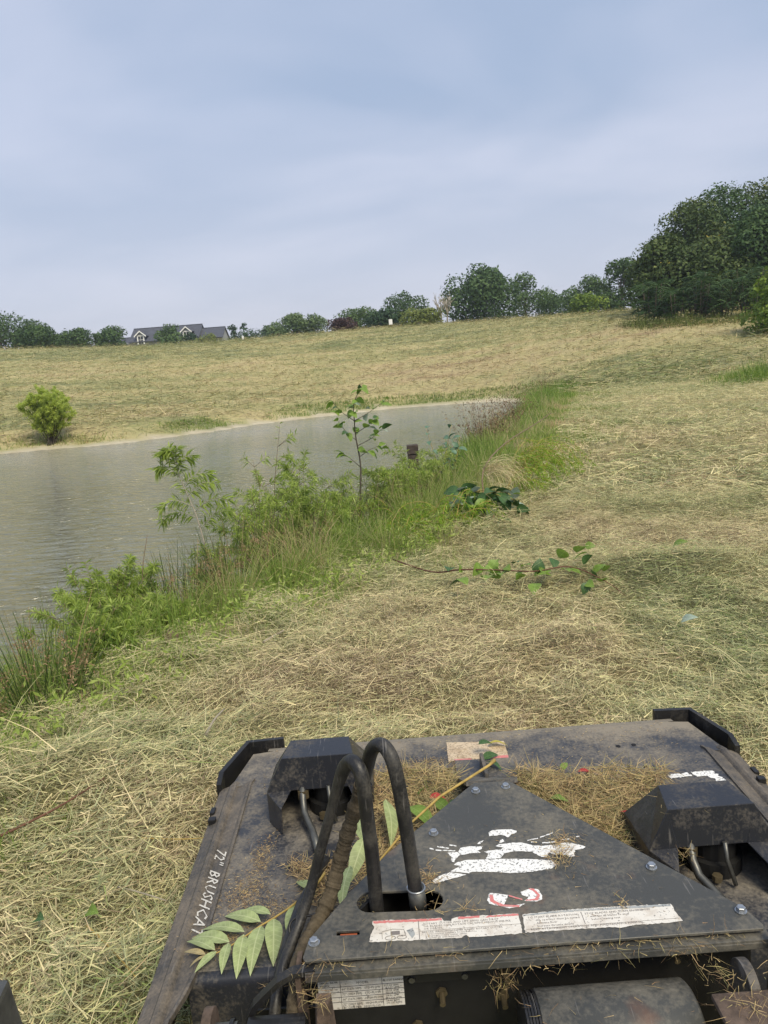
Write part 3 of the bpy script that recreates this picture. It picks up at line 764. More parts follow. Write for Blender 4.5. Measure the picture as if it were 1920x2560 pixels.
# ------------------------------------------------------------------ rotary brush cutter
def worn_paint(name, base, dust, dust_lo, dust_hi, rough=0.42, rust=0.0, scale=7.0, front_dust=False):
    """dark enamel with dried dust, fine scratches and chips"""
    m, nt, out = new_mat(name)
    geo = N(nt, "ShaderNodeNewGeometry")
    n1 = N(nt, "ShaderNodeTexNoise", Scale=scale, Detail=9.0, Roughness=0.68); nt.links.new(geo.outputs['Position'], n1.inputs['Vector'])
    n2 = N(nt, "ShaderNodeTexNoise", Scale=scale*16, Detail=4.0, Roughness=0.7); nt.links.new(geo.outputs['Position'], n2.inputs['Vector'])
    mp = N(nt, "ShaderNodeMapping"); mp.inputs['Scale'].default_value = (160, 9, 9); mp.inputs['Rotation'].default_value = (0, 0, 0.5)
    nt.links.new(geo.outputs['Position'], mp.inputs[0])
    n3 = N(nt, "ShaderNodeTexNoise", Scale=1.0, Detail=3.0); nt.links.new(mp.outputs[0], n3.inputs['Vector'])
    f = math_n(nt, 'ADD', math_n(nt, 'MULTIPLY', n1.outputs[0], 0.72), math_n(nt, 'MULTIPLY', n2.outputs[0], 0.28))
    if front_dust:
        sx = N(nt, "ShaderNodeSeparateXYZ"); nt.links.new(geo.outputs['Position'], sx.inputs[0])
        g = N(nt, "ShaderNodeMapRange"); g.inputs[1].default_value = 2.50; g.inputs[2].default_value = 2.72; g.inputs[3].default_value = 0.0; g.inputs[4].default_value = 0.22
        nt.links.new(sx.outputs[1], g.inputs[0]); f = math_n(nt, 'ADD', f, g.outputs[0])
    r = ramp(nt, [(dust_lo, (0, 0, 0)), (dust_hi, (1, 1, 1))]); nt.links.new(f, r.inputs[0])
    mx = N(nt, "ShaderNodeMixRGB"); mx.inputs[1].default_value = (*base, 1); mx.inputs[2].default_value = (*dust, 1)
    nt.links.new(r.outputs[0], mx.inputs[0]); col = mx.outputs[0]
    if rust > 0:
        n4 = N(nt, "ShaderNodeTexNoise", Scale=4.2, Detail=6.0, Roughness=0.6); nt.links.new(geo.outputs['Position'], n4.inputs['Vector'])
        rr = ramp(nt, [(0.60, (0, 0, 0)), (0.74, (rust,)*3)]); nt.links.new(n4.outputs[0], rr.inputs[0])
        m2 = N(nt, "ShaderNodeMixRGB"); m2.inputs[2].default_value = (0.13, 0.06, 0.035, 1)
        nt.links.new(rr.outputs[0], m2.inputs[0]); nt.links.new(col, m2.inputs[1]); col = m2.outputs[0]
    sc = ramp(nt, [(0.66, (0, 0, 0)), (0.72, (0.5,)*3)]); nt.links.new(n3.outputs[0], sc.inputs[0])
    m3 = N(nt, "ShaderNodeMixRGB"); m3.inputs[2].default_value = (0.20, 0.19, 0.18, 1)
    nt.links.new(sc.outputs[0], m3.inputs[0]); nt.links.new(col, m3.inputs[1])
    p = N(nt, "ShaderNodeBsdfPrincipled"); nt.links.new(m3.outputs[0], p.inputs['Base Color'])
    p.inputs['Specular IOR Level'].default_value = 0.5
    ro = ramp(nt, [(0.0, (rough,)*3), (1.0, (0.9,)*3)]); nt.links.new(r.outputs[0], ro.inputs[0]); nt.links.new(ro.outputs[0], p.inputs['Roughness'])
    b = N(nt, "ShaderNodeBump", Strength=0.12, Distance=0.004); nt.links.new(n2.outputs[0], b.inputs['Height']); nt.links.new(b.outputs[0], p.inputs['Normal'])
    nt.links.new(p.outputs[0], out.inputs[0])
    return m
M['deck'] = worn_paint("deck_paint", (0.034,0.036,0.043), (0.24,0.21,0.165), 0.43, 0.66, 0.36, front_dust=True)
M['cover'] = worn_paint("cover_paint", (0.056,0.057,0.053), (0.21,0.19,0.15), 0.45, 0.72, 0.45, rust=0.75, scale=5)
M['rail'] = worn_paint("rail_paint", (0.050,0.047,0.043), (0.21,0.175,0.135), 0.40, 0.66, 0.5, scale=9)
M['podp'] = worn_paint("motor_cover_paint", (0.019,0.021,0.028), (0.16,0.14,0.11), 0.50, 0.74, 0.33)
M['blackp'] = worn_paint("black_paint", (0.012,0.012,0.013), (0.09,0.08,0.065), 0.52, 0.85, 0.45)
M['interior'] = flat_mat("interior_black", (0.005,0.005,0.005), 0.7, var=0.5, scale=30)  # near-black for parts inside the covers, frame walls and bolt holes
M['rubber'] = worn_paint("hose_rubber", (0.014,0.014,0.015), (0.085,0.078,0.065), 0.47, 0.70, 0.42, scale=14)
M['sleeve'] = flat_mat("dusty_sleeve", (0.105,0.085,0.058), 0.95, var=0.35, scale=60, bump=0.6, spec=0.1)
M['zinc'] = flat_mat("zinc_bolt", (0.42,0.44,0.46), 0.38, 0.85, var=0.25, scale=60)
M['steel'] = flat_mat("steel_tube", (0.13,0.13,0.12), 0.45, 0.7, var=0.3, scale=40)
M['rusty'] = flat_mat("rusty_steel", (0.115,0.082,0.062), 0.8, 0.2, var=0.5, scale=35, bump=0.3)
M['brass'] = flat_mat("plated_fitting", (0.15,0.12,0.07), 0.5, 0.6, var=0.3, scale=50)
def decal_mat(name, col, wear, wear_col=(0.04,0.04,0.04), stain=0.0, lo=0.56, hi=0.60):
    m, nt, out = new_mat(name)
    geo = N(nt, "ShaderNodeNewGeometry")
    n1 = N(nt, "ShaderNodeTexNoise", Scale=150.0, Detail=4.0, Roughness=0.6); nt.links.new(geo.outputs['Position'], n1.inputs['Vector'])
    n2 = N(nt, "ShaderNodeTexNoise", Scale=26.0, Detail=5.0, Roughness=0.6); nt.links.new(geo.outputs['Position'], n2.inputs['Vector'])
    s = N(nt, "ShaderNodeMixRGB"); s.inputs[1].default_value = (*col, 1); s.inputs[2].default_value = (0.30,0.20,0.11, 1)
    r2 = ramp(nt, [(0.48, (0, 0, 0)), (0.75, (stain,)*3)]); nt.links.new(n2.outputs[0], r2.inputs[0]); nt.links.new(r2.outputs[0], s.inputs[0])
    x = N(nt, "ShaderNodeMixRGB"); x.inputs[2].default_value = (*wear_col, 1)
    r1 = ramp(nt, [(lo, (0, 0, 0)), (hi, (wear,)*3)]); nt.links.new(n1.outputs[0], r1.inputs[0]); nt.links.new(r1.outputs[0], x.inputs[0]); nt.links.new(s.outputs[0], x.inputs[1])
    p = N(nt, "ShaderNodeBsdfPrincipled", Roughness=0.6); nt.links.new(x.outputs[0], p.inputs['Base Color']); nt.links.new(p.outputs[0], out.inputs[0])
    return m
M['dwhite'] = decal_mat("worn_white_decal", (0.80,0.80,0.78), 0.75)
M['dlabel'] = decal_mat("worn_label", (0.72,0.69,0.63), 0.65, stain=0.5, lo=0.60, hi=0.66)
M['dred'] = decal_mat("faded_red", (0.62,0.20,0.19), 0.5, (0.5,0.45,0.42))
M['dgrey'] = decal_mat("faded_grey", (0.36,0.38,0.38), 0.6)
M['dink'] = flat_mat("label_ink", (0.05,0.048,0.05), 0.7)
M['dink_grey'] = flat_mat("worn_label_ink", (0.20,0.18,0.17), 0.7)
M['dpaper'] = decal_mat("weathered_label", (0.60,0.48,0.33), 0.6, (0.16,0.11,0.07), stain=0.7, lo=0.5, hi=0.62)
M['letter'] = decal_mat("white_lettering", (0.66,0.63,0.56), 0.7, (0.12,0.105,0.09), lo=0.54, hi=0.64)

ROOT = Vector((0.26, 2.05, 0.0))
mower = empty("brush_cutter", ROOT)
tag(mower, "black rotary brush cutter attachment with two motor covers and loose hoses", "brush cutter")
def part(mb, name, mat, parent=None, smooth=False, bevel=0.0, label=None):
    """meshes are modelled in world coordinates; the part's origin is shifted back to the root"""
    o = mb.build(name, mat, parent or mower, smooth, bevel)
    if parent is None: o.location = -ROOT
    if label: o["label"] = label
    return o

ZD, ZT = 0.360, 0.540
# deck plate with chamfered front corners, front lip and rear drop
mb = MB()
mb.plate([(-0.530,1.60,ZD),(1.050,1.60,ZD),(1.050,2.44,ZD),(1.00,2.66,ZD),(-0.48,2.66,ZD),(-0.530,2.44,ZD)], 0.008)
deck = part(mb, "deck", M['deck'], bevel=0.002)
mb = MB()
prof = [(2.66,0.3595),(2.69,0.354),(2.712,0.338),(2.718,0.30),(2.718,0.15)]
v = []
for (y, z) in prof: v += [(-0.50, y, z), (1.02, y, z)]
mb.add(v, [(2*i, 2*i+1, 2*i+3, 2*i+2) for i in range(len(prof)-1)])
part(mb, "front_lip", M['deck'], deck, smooth=True)
prof = [(1.60,0.3595),(1.588,0.357),(1.578,0.349),(1.573,0.335),(1.570,0.10)]
for x0, x1 in ((-0.545,-0.20),(0.72,1.06)):
    mb = MB(); v = []
    for (y, z) in prof: v += [(x1, y, z), (x0, y, z)]
    mb.add(v, [(2*i, 2*i+1, 2*i+3, 2*i+2) for i in range(len(prof)-1)])
    part(mb, "rear_apron", M['podp'], deck, smooth=True)
# folded side rails with a pressed bead
def rail(s, cx=0.26):
    pr = [(0.905,0.10),(0.905,0.325),(0.900,0.335),(0.868,0.346),(0.860,0.358),(0.850,0.361),(0.842,0.356),(0.836,0.349),(0.800,0.359),(0.792,0.366),(0.785,0.3665),(0.785,0.352)]
    mb = MB(); v = []; ys = [1.20, 1.46, 1.53, 1.60, 2.44, 2.46]
    for y in ys:
        for q, (dx, z) in enumerate(pr):
            if y < 1.55 and q >= 8:                    # the inner flange is cut away behind the deck
                dx = min(dx + (1.57-y)*0.28, 0.838)
            if y > 2.45: dx -= 0.008
            v.append((cx + s*dx, y, z))
    n = len(pr); F = []
    for i in range(len(ys)-1):
        for k in range(n-1):
            q = (i*n+k, i*n+k+1, (i+1)*n+k+1, (i+1)*n+k)
            F.append(q if s < 0 else q[::-1])
    F.append(tuple(range((len(ys)-1)*n, len(ys)*n)) if s < 0 else tuple(range(len(ys)*n-1, (len(ys)-1)*n-1, -1)))
    mb.add(v, F)
    o = part(mb, "side_rail", M['rail'])
    c = MB(); c.box(cx+s*0.898-0.008, cx+s*0.898+0.008, 2.30, 2.335, 0.31, 0.345); part(c, "rail_clip", M['blackp'], o, bevel=0.003)
    c = MB(); c.box(cx+s*0.886-0.012, cx+s*0.886+0.012, 2.24, 2.262, 0.335, 0.356); part(c, "rail_clip", M['blackp'], o, bevel=0.003)
    return o
rail_l, rail_r = rail(-1), rail(1)
# corner bumpers
for s in (-1, 1):
    pts = [(0.912,2.45),(0.912,2.51),(0.845,2.715),(0.705,2.725)]
    inn = [(0.895,2.45),(0.895,2.506),(0.833,2.698),(0.705,2.707)]
    P = [(0.26+s*a, b) for a, b in pts]; Q = [(0.26+s*a, b) for a, b in inn]
    lo, hi = [0.27,0.26,0.26,0.26], [0.358,0.374,0.382,0.382]
    mb = MB()
    for i in range(3):
        a, b, c, d = P[i], P[i+1], Q[i+1], Q[i]
        mb.add([(*a,lo[i]),(*b,lo[i+1]),(*c,lo[i+1]),(*d,lo[i]),(*a,hi[i]),(*b,hi[i+1]),(*c,hi[i+1]),(*d,hi[i])],
               [(0,3,2,1),(4,5,6,7),(0,1,5,4),(2,3,7,6)] + ([(3,0,4,7)] if i == 0 else []) + ([(1,2,6,5)] if i == 2 else []))
    part(mb, "corner_bumper", M['blackp'])
    mb = MB()     # shoe between bumper and deck
    mb.hexa([(0.26+s*0.74,2.44,0.30),(0.26+s*0.835,2.44,0.30),(0.26+s*0.80,2.655,0.30),(0.26+s*0.74,2.655,0.30)], [(0.26+s*0.74,2.44,0.3585),(0.26+s*0.86,2.44,0.352),(0.26+s*0.815,2.66,0.352),(0.26+s*0.74,2.66,0.3585)])
    part(mb, "corner_gusset", M['deck'])

# motor covers: folded hoods open to the rear
def hood(cx, y0):
    z3, z2, z1, zb = 0.566, 0.462, 0.446, 0.3605
    mb = MB()
    R = {}
    def P(k, x, y, z):
        for s in (-1, 1): R[k, s] = (cx+s*x, y0+y, z)
    P('D',.112,0,z3); P('A',.094,.115,z3); P('D2',.090,-.012,z2); P('P1',.166,-.015,z2); P('P2',.116,-.085,z1)
    P('F',.166,.19,z2-.02); P('Fc',.10,.23,z2-.03); P('P1b',.166,-.015,zb); P('P2b',.120,-.085,zb); P('Fb',.166,.19,zb); P('Fcb',.10,.25,zb)
    faces = [[('A',-1),('D',-1),('D',1),('A',1)], [('D',-1),('D2',-1),('D2',1),('D',1)], [('A',1),('Fc',1),('Fc',-1),('A',-1)], [('Fc',1),('Fcb',1),('Fcb',-1),('Fc',-1)]]
    for s in (-1, 1):
        q = [[('A',s),('F',s),('P1',s),('D',s)], [('D',s),('P1',s),('P2',s),('D2',s)], [('P1',s),('P1b',s),('P2b',s),('P2',s)], [('F',s),('Fb',s),('P1b',s),('P1',s)], [('A',s),('Fc',s),('F',s)], [('Fc',s),('Fcb',s),('Fb',s),('F',s)]]
        faces += q if s < 0 else [f[::-1] for f in q]
    keys = list(R); idx = {k: i for i, k in enumerate(keys)}
    mb.add([R[k] for k in keys], [tuple(idx[k] for k in f) for f in faces])
    o = part(mb, "motor_cover", M['podp'])
    md = o.modifiers.new("sheet", 'SOLIDIFY'); md.thickness = 0.006; md.offset = -1
    bv = o.modifiers.new("fold", 'BEVEL'); bv.width = 0.004; bv.segments = 2; bv.limit_method = 'ANGLE'; bv.angle_limit = rad(25)
    # hydraulic motor and its lines inside
    mb = MB(); mb.tube([(cx+.03,y0+.06,zb),(cx+.03,y0+.06,.40),(cx+.03,y0+.06,.402),(cx+.03,y0+.06,.50)], [.075,.075,.06,.06], 20)
    part(mb, "hydraulic_motor", M['interior'], o, smooth=False)
    mb = MB(); mb.tube([(cx-.055,y0+.0,.47),(cx-.055,y0-.02,.43),(cx-.05,y0-.05,.405),(cx-.02,y0-.12,.385),(cx+.0,y0-.20,.375)], .011, 10)
    part(mb, "steel_line", M['steel'], o, smooth=True)
    mb = MB(); mb.tube([(cx+.028,y0-.02,.475),(cx+.03,y0-.03,.43),(cx+.045,y0-.05,.37)], .006, 8)
    part(mb, "drain_line", M['steel'], o, smooth=True)
    mb = MB(); mb.tube([(cx-.055,y0-.002,.43),(cx-.055,y0-.002,.458)], .019, 6); part(mb, "fitting", M['brass'], o)
    mb = MB(); mb.tube([(cx+.005,y0-.03,.372),(cx+.005,y0-.03,.388)], .013, 6); part(mb, "fitting", M['brass'], o)
    mb = MB(); mb.box(cx-.135,cx+.135,y0+.16,y0+.165,zb+.002,.43); part(mb, "cover_backplate", M['interior'], o)
    return o
hood_l = hood(-0.265, 2.212); hood_r = hood(0.785, 1.795)

# centre frame below the top cover
mb = MB()
def wall_strip(mb, pts, z0, z1, th=0.008):
    for (a, b) in zip(pts[:-1], pts[1:]):
        d = Vector((b[0]-a[0], b[1]-a[1])).normalized(); n = Vector((-d.y, d.x))*th
        mb.hexa([(a[0],a[1],z0),(b[0],b[1],z0),(b[0]+n.x,b[1]+n.y,z0),(a[0]+n.x,a[1]+n.y,z0)], [(a[0],a[1],z1),(b[0],b[1],z1),(b[0]+n.x,b[1]+n.y,z1),(a[0]+n.x,a[1]+n.y,z1)])
wall_strip(mb, [(0.70,1.46),(0.285,2.00)], 0.30, 0.528); wall_strip(mb, [(0.205,2.00),(-0.205,1.46)], 0.30, 0.528)
frame = part(mb, "center_frame", M['interior'])
mb = MB(); mb.box(-0.215,0.715,1.432,1.440,0.08,0.520); part(mb, "rear_wall", M['interior'], frame)
mb = MB(); mb.box(-0.235,0.735,1.382,1.430,0.516,0.5255); mb.box(-0.235,0.735,1.380,1.386,0.505,0.520); part(mb, "rear_flange", M['cover'], frame, bevel=0.0015)
# top cover: plate with an oblong hose slot and a small latch slot
def cover_plate():
    bm = bmesh.new()
    def loop(pts):
        vs = [bm.verts.new((x, y, ZT)) for x, y in pts]
        return [bm.edges.new((vs[i], vs[(i+1) % len(vs)])) for i in range(len(vs))]
    outl = [(-0.240,1.412),(-0.235,1.400),(0.722,1.396),(0.728,1.408),(0.712,1.46),(0.312,2.020),(0.300,2.032),(0.200,2.034),(0.188,2.022),(-0.060,1.735),(-0.150,1.600),(-0.232,1.462)]
    sl = []
    for k in range(10): a = math.pi/2 + math.pi*k/9; sl.append((-0.098+0.032*math.cos(a), 1.566+0.034*math.sin(a)))
    for k in range(10): a = -math.pi/2 + math.pi*k/9; sl.append((0.036+0.032*math.cos(a), 1.558+0.034*math.sin(a)))
    sm = [(-0.172,1.468),(-0.172,1.481),(-0.122,1.479),(-0.122,1.466)]
    es = loop(outl) + loop(sl) + loop(sm)
    bmesh.ops.triangle_fill(bm, use_beauty=True, edges=es)
    bmesh.ops.recalc_face_normals(bm, faces=bm.faces[:])
    if sum(f.normal.z for f in bm.faces) < 0: bmesh.ops.reverse_faces(bm, faces=bm.faces[:])
    me = bpy.data.meshes.new("top_cover"); bm.to_mesh(me); bm.free(); me.materials.append(M['cover'])
    o = link("top_cover", me, mower); o.location = -ROOT
    md = o.modifiers.new("sheet", 'SOLIDIFY'); md.thickness = 0.007; md.offset = -1
    bv = o.modifiers.new("edge", 'BEVEL'); bv.width = 0.0012; bv.segments = 1; bv.limit_method = 'ANGLE'; bv.angle_limit = rad(50)
    return o
cover = cover_plate()
mb = MB(); mb.box(-0.165,-0.128,1.462,1.484,0.500,0.529); part(mb, "latch", flat_mat("orange_latch", (0.42,0.12,0.06), 0.5), cover)
for (x, y) in ((-0.219,1.449),(0.700,1.449),(0.066,1.805),(0.565,1.610),(0.200,1.987),(0.287,1.998)):
    mb = MB()
    mb.tube([(x,y,ZT+.0005),(x,y,ZT+.003)], .0125, 18); mb.tube([(x,y,ZT+.0032),(x,y,ZT+.0105),(x,y,ZT+.0118)], [.0098,.0098,.008], 6)
    part(mb, "bolt", M['zinc'], cover)
# tongue from the cover down to the front of the deck, with an upright tab
mb = MB()
mb.plate([(0.175,2.34,0.372),(0.372,2.32,0.372),(0.330,2.05,0.522),(0.180,2.05,0.522)][::1], 0.010)
mb.plate([(0.182,2.47,0.3665),(0.385,2.46,0.3665),(0.372,2.318,0.3735),(0.175,2.338,0.3735)][::-1][::-1], 0.006)
tong = part(mb, "front_tongue", M['deck'])
mb = MB(); mb.hexa([(0.262,2.27,0.392),(0.274,2.27,0.392),(0.276,2.44,0.365),(0.264,2.44,0.365)], [(0.262,2.28,0.425),(0.274,2.28,0.425),(0.276,2.43,0.415),(0.264,2.43,0.415)])
part(mb, "upright_tab", M['rail'], tong, bevel=0.002)

# hoses
def smooth_path(pts, n=8):
    P = [Vector(p) for p in pts]; out = []
    for i in range(len(P)-1):
        p0, p1, p2, p3 = P[max(i-1,0)], P[i], P[i+1], P[min(i+2,len(P)-1)]
        for k in range(n):
            t = k/n
            out.append(0.5*((2*p1)+(p2-p0)*t+(2*p0-5*p1+4*p2-p3)*t*t+(3*p1-p0-3*p2+p3)*t**3))
    out.append(P[-1]); return out
hb = [(0.010,1.556,0.47),(0.008,1.555,0.548),(0.002,1.552,0.65),(-0.006,1.55,0.76),(-0.014,1.55,0.845),(-0.024,1.56,0.897),(-0.043,1.585,0.916),(-0.066,1.61,0.895),(-0.083,1.63,0.842),(-0.100,1.65,0.782),(-0.124,1.66,0.711),(-0.150,1.66,0.639),(-0.174,1.65,0.573),(-0.196,1.62,0.522),(-0.222,1.58,0.491),(-0.245,1.53,0.480),(-0.262,1.46,0.470),(-0.270,1.40,0.40)]
ha = [(-0.085,1.575,0.47),(-0.085,1.57,0.551),(-0.085,1.56,0.661),(-0.088,1.55,0.767),(-0.090,1.55,0.836),(-0.096,1.558,0.874),(-0.112,1.578,0.886),(-0.132,1.60,0.861),(-0.153,1.62,0.804),(-0.179,1.63,0.724),(-0.207,1.63,0.643),(-0.235,1.62,0.557),(-0.262,1.59,0.497),(-0.282,1.55,0.468),(-0.300,1.50,0.448),(-0.312,1.44,0.420),(-0.318,1.39,0.36)]
pb = smooth_path(hb); pa_ = smooth_path(ha)
cut = 8*9
mb = MB(); mb.tube(pb[:cut+1], 0.0162, 20); hose_b = part(mb, "hose", M['rubber'], smooth=True, label="black hose arching highest out of the cover slot")
mb = MB()
rng = np.random.default_rng(3)
fine = []
for i in range(cut, len(pb)-1):
    for k in range(4): fine.append(pb[i].lerp(pb[i+1], k/4))
rr = [0.0178 + 0.0010*math.sin(i*0.55+0.8*math.sin(i*.13)) + 0.0014*math.sin(i*0.23+1) + 0.0006*rng.normal() for i in range(len(fine))]
mb.tube(fine, rr, 20); part(mb, "dusty_sleeve", M['sleeve'], hose_b, smooth=True)
mb = MB(); mb.tube([(0.011,1.556,0.52),(0.010,1.5555,0.545),(0.0085,1.555,0.575)], [.0195,.020,.0195], 20); part(mb, "hose_ferrule", M['steel'], hose_b, smooth=True)
mb = MB()
ring = [(0.0085+0.020*math.cos(2*math.pi*k/24), 1.555+0.020*math.sin(2*math.pi*k/24), 0.576) for k in range(25)]
mb.tube(ring, 0.0022, 6, cap=False); part(mb, "ferrule_rim", M['zinc'], hose_b, smooth=True)
mb = MB(); mb.tube(pa_, [0.0162 if i < 56 else max(0.0125, 0.0162-(i-56)*0.0003) for i in range(len(pa_))], 20); hose_a = part(mb, "hose", M['rubber'], smooth=True, label="black hose bent in the lower arch beside the dusty sleeve")
def tie(c, ax, rx, r=0.003):
    ax = Vector(ax).normalized(); u = ax.orthogonal().normalized(); w = ax.cross(u)
    return [Vector(c)+u*rx*math.cos(2*math.pi*k/28)+w*rx*math.sin(2*math.pi*k/28) for k in range(29)]
mb = MB()
c1, c2 = Vector((-0.272,1.572,0.482)), Vector((-0.226,1.572,0.488))
loop_ = []
for k in range(33):
    a = 2*math.pi*k/32
    e = c2 if math.cos(a) > 0 else c1
    loop_.append(e + Vector((math.cos(a)*0.0195, math.sin(a)*0.0195*0.75, math.sin(a)*0.0195*0.75)))
mb.tube(loop_, 0.0028, 6, cap=False); part(mb, "cable_tie", M['blackp'], hose_a, smooth=True)
mb = MB(); mb.tube([(-0.235,1.97,0.376),(-0.262,1.86,0.395),(-0.29,1.75,0.41),(-0.31,1.62,0.41),(-0.325,1.5,0.39)], .010, 10); part(mb, "return_line", M['rubber'], smooth=True)

# rear mount: wing plate, pivot ears, pins, posts and drum
mb = MB()
pl = [(-0.215,0.529),(-0.262,0.524),(-0.296,0.506),(-0.330,0.474),(-0.352,0.452),(-0.366,0.425),(-0.378,0.38),(-0.388,0.30)]
v = []
for (x, z) in pl:
    for (y, dz) in ((1.385,0),(1.408,0.001)): v += [(x, y, z+dz), (x+0.006, y, z+dz-0.010)]
mb.add(v, [q for i in range(len(pl)-1) for q in ((4*i,4*i+4,4*i+6,4*i+2),(4*i+1,4*i+3,4*i+7,4*i+5),(4*i,4*i+1,4*i+5,4*i+4),(4*i+2,4*i+6,4*i+7,4*i+3))])
wing = part(mb, "rear_wing_plate", M['blackp'])
mb = MB(); mb.box(-0.375,-0.22,1.50,1.506,0.08,0.335); part(mb, "wing_inner_wall", M['interior'], wing)
def ear(x0, x1, y, z, r, mat, name):
    mb = MB(); n = 20
    pts = [(y+r*math.cos(math.pi*k/n), z+r*math.sin(math.pi*k/n)) for k in range(n+1)] + [(y-r, z-0.2), (y+r, z-0.2)]
    mb.hexa([(x0,a,b) for a, b in pts], [(x1,a,b) for a, b in pts]); return part(mb, name, mat, bevel=0.002)
ear_l = ear(-0.452,-0.432,1.37,0.415,0.046,M['rusty'],"pivot_ear")
mb = MB(); mb.tube([(-0.50,1.37,0.40),(-0.385,1.37,0.40)], 0.027, 20); mb.tube([(-0.60,1.37,0.395),(-0.50,1.37,0.395)], 0.014, 14); part(mb, "pivot_pin", M['steel'], ear_l, smooth=False)
mb = MB(); mb.tube([(-0.40,1.37,0.40),(-0.392,1.37,0.40)], 0.032, 20); mb.tube([(-0.36,1.36,0.40),(-0.24,1.36,0.40)], 0.040, 20); part(mb, "pivot_tube", M['blackp'], ear_l)
mb = MB(); mb.box(-0.258,-0.247,1.392,1.46,0.10,0.514); part(mb, "mount_post", M['rusty'])
mb = MB(); mb.hexa([(-0.225,1.31,0.30),(-0.178,1.31,0.30),(-0.170,1.36,0.30),(-0.232,1.36,0.30)], [(-0.208,1.325,0.505),(-0.185,1.325,0.505),(-0.180,1.35,0.508),(-0.212,1.35,0.508)]); part(mb, "lift_lug", M['rusty'], bevel=0.003)
mb = MB(); mb.tube([(0.232,1.305,0.380),(0.234,1.305,0.380),(0.536,1.305,0.380),(0.542,1.305,0.380)], [.098,.105,.105,.098], 48); drum = part(mb, "roller_drum", M['cover'], smooth=True)
for k in range(5):
    mb = MB(); x = 0.203+k*0.006; mb.tube([(x,1.305,0.380),(x+0.0045,1.305,0.380)], 0.103-0.002*(k % 2), 36); part(mb, "end_disc", M['blackp'], drum)
ear_r = ear(0.640,0.660,1.320,0.478,0.050,M['rail'],"pivot_ear")
mb = MB(); mb.box(0.56,0.78,1.17,1.275,0.497,0.510); part(mb, "step_bracket", M['rusty'], bevel=0.004)
mb = MB(); mb.hexa([(0.726,1.30,0.30),(0.738,1.30,0.30),(0.738,1.39,0.30),(0.726,1.39,0.30)], [(0.726,1.32,0.56),(0.738,1.32,0.56),(0.738,1.379,0.56),(0.726,1.379,0.56)]); part(mb, "hitch_plate", M['rail'], bevel=0.003)
for (x, z) in ((0.046,0.413),(-0.010,0.335),(0.185,0.46),(0.545,0.475),(0.178,0.395)):
    mb = MB(); mb.tube([(x,1.431,z),(x,1.426,z)], .013, 6); mb.tube([(x,1.4262,z),(x,1.400,z-.004)], .0065, 8); part(mb, "rear_bolt", M['brass'])

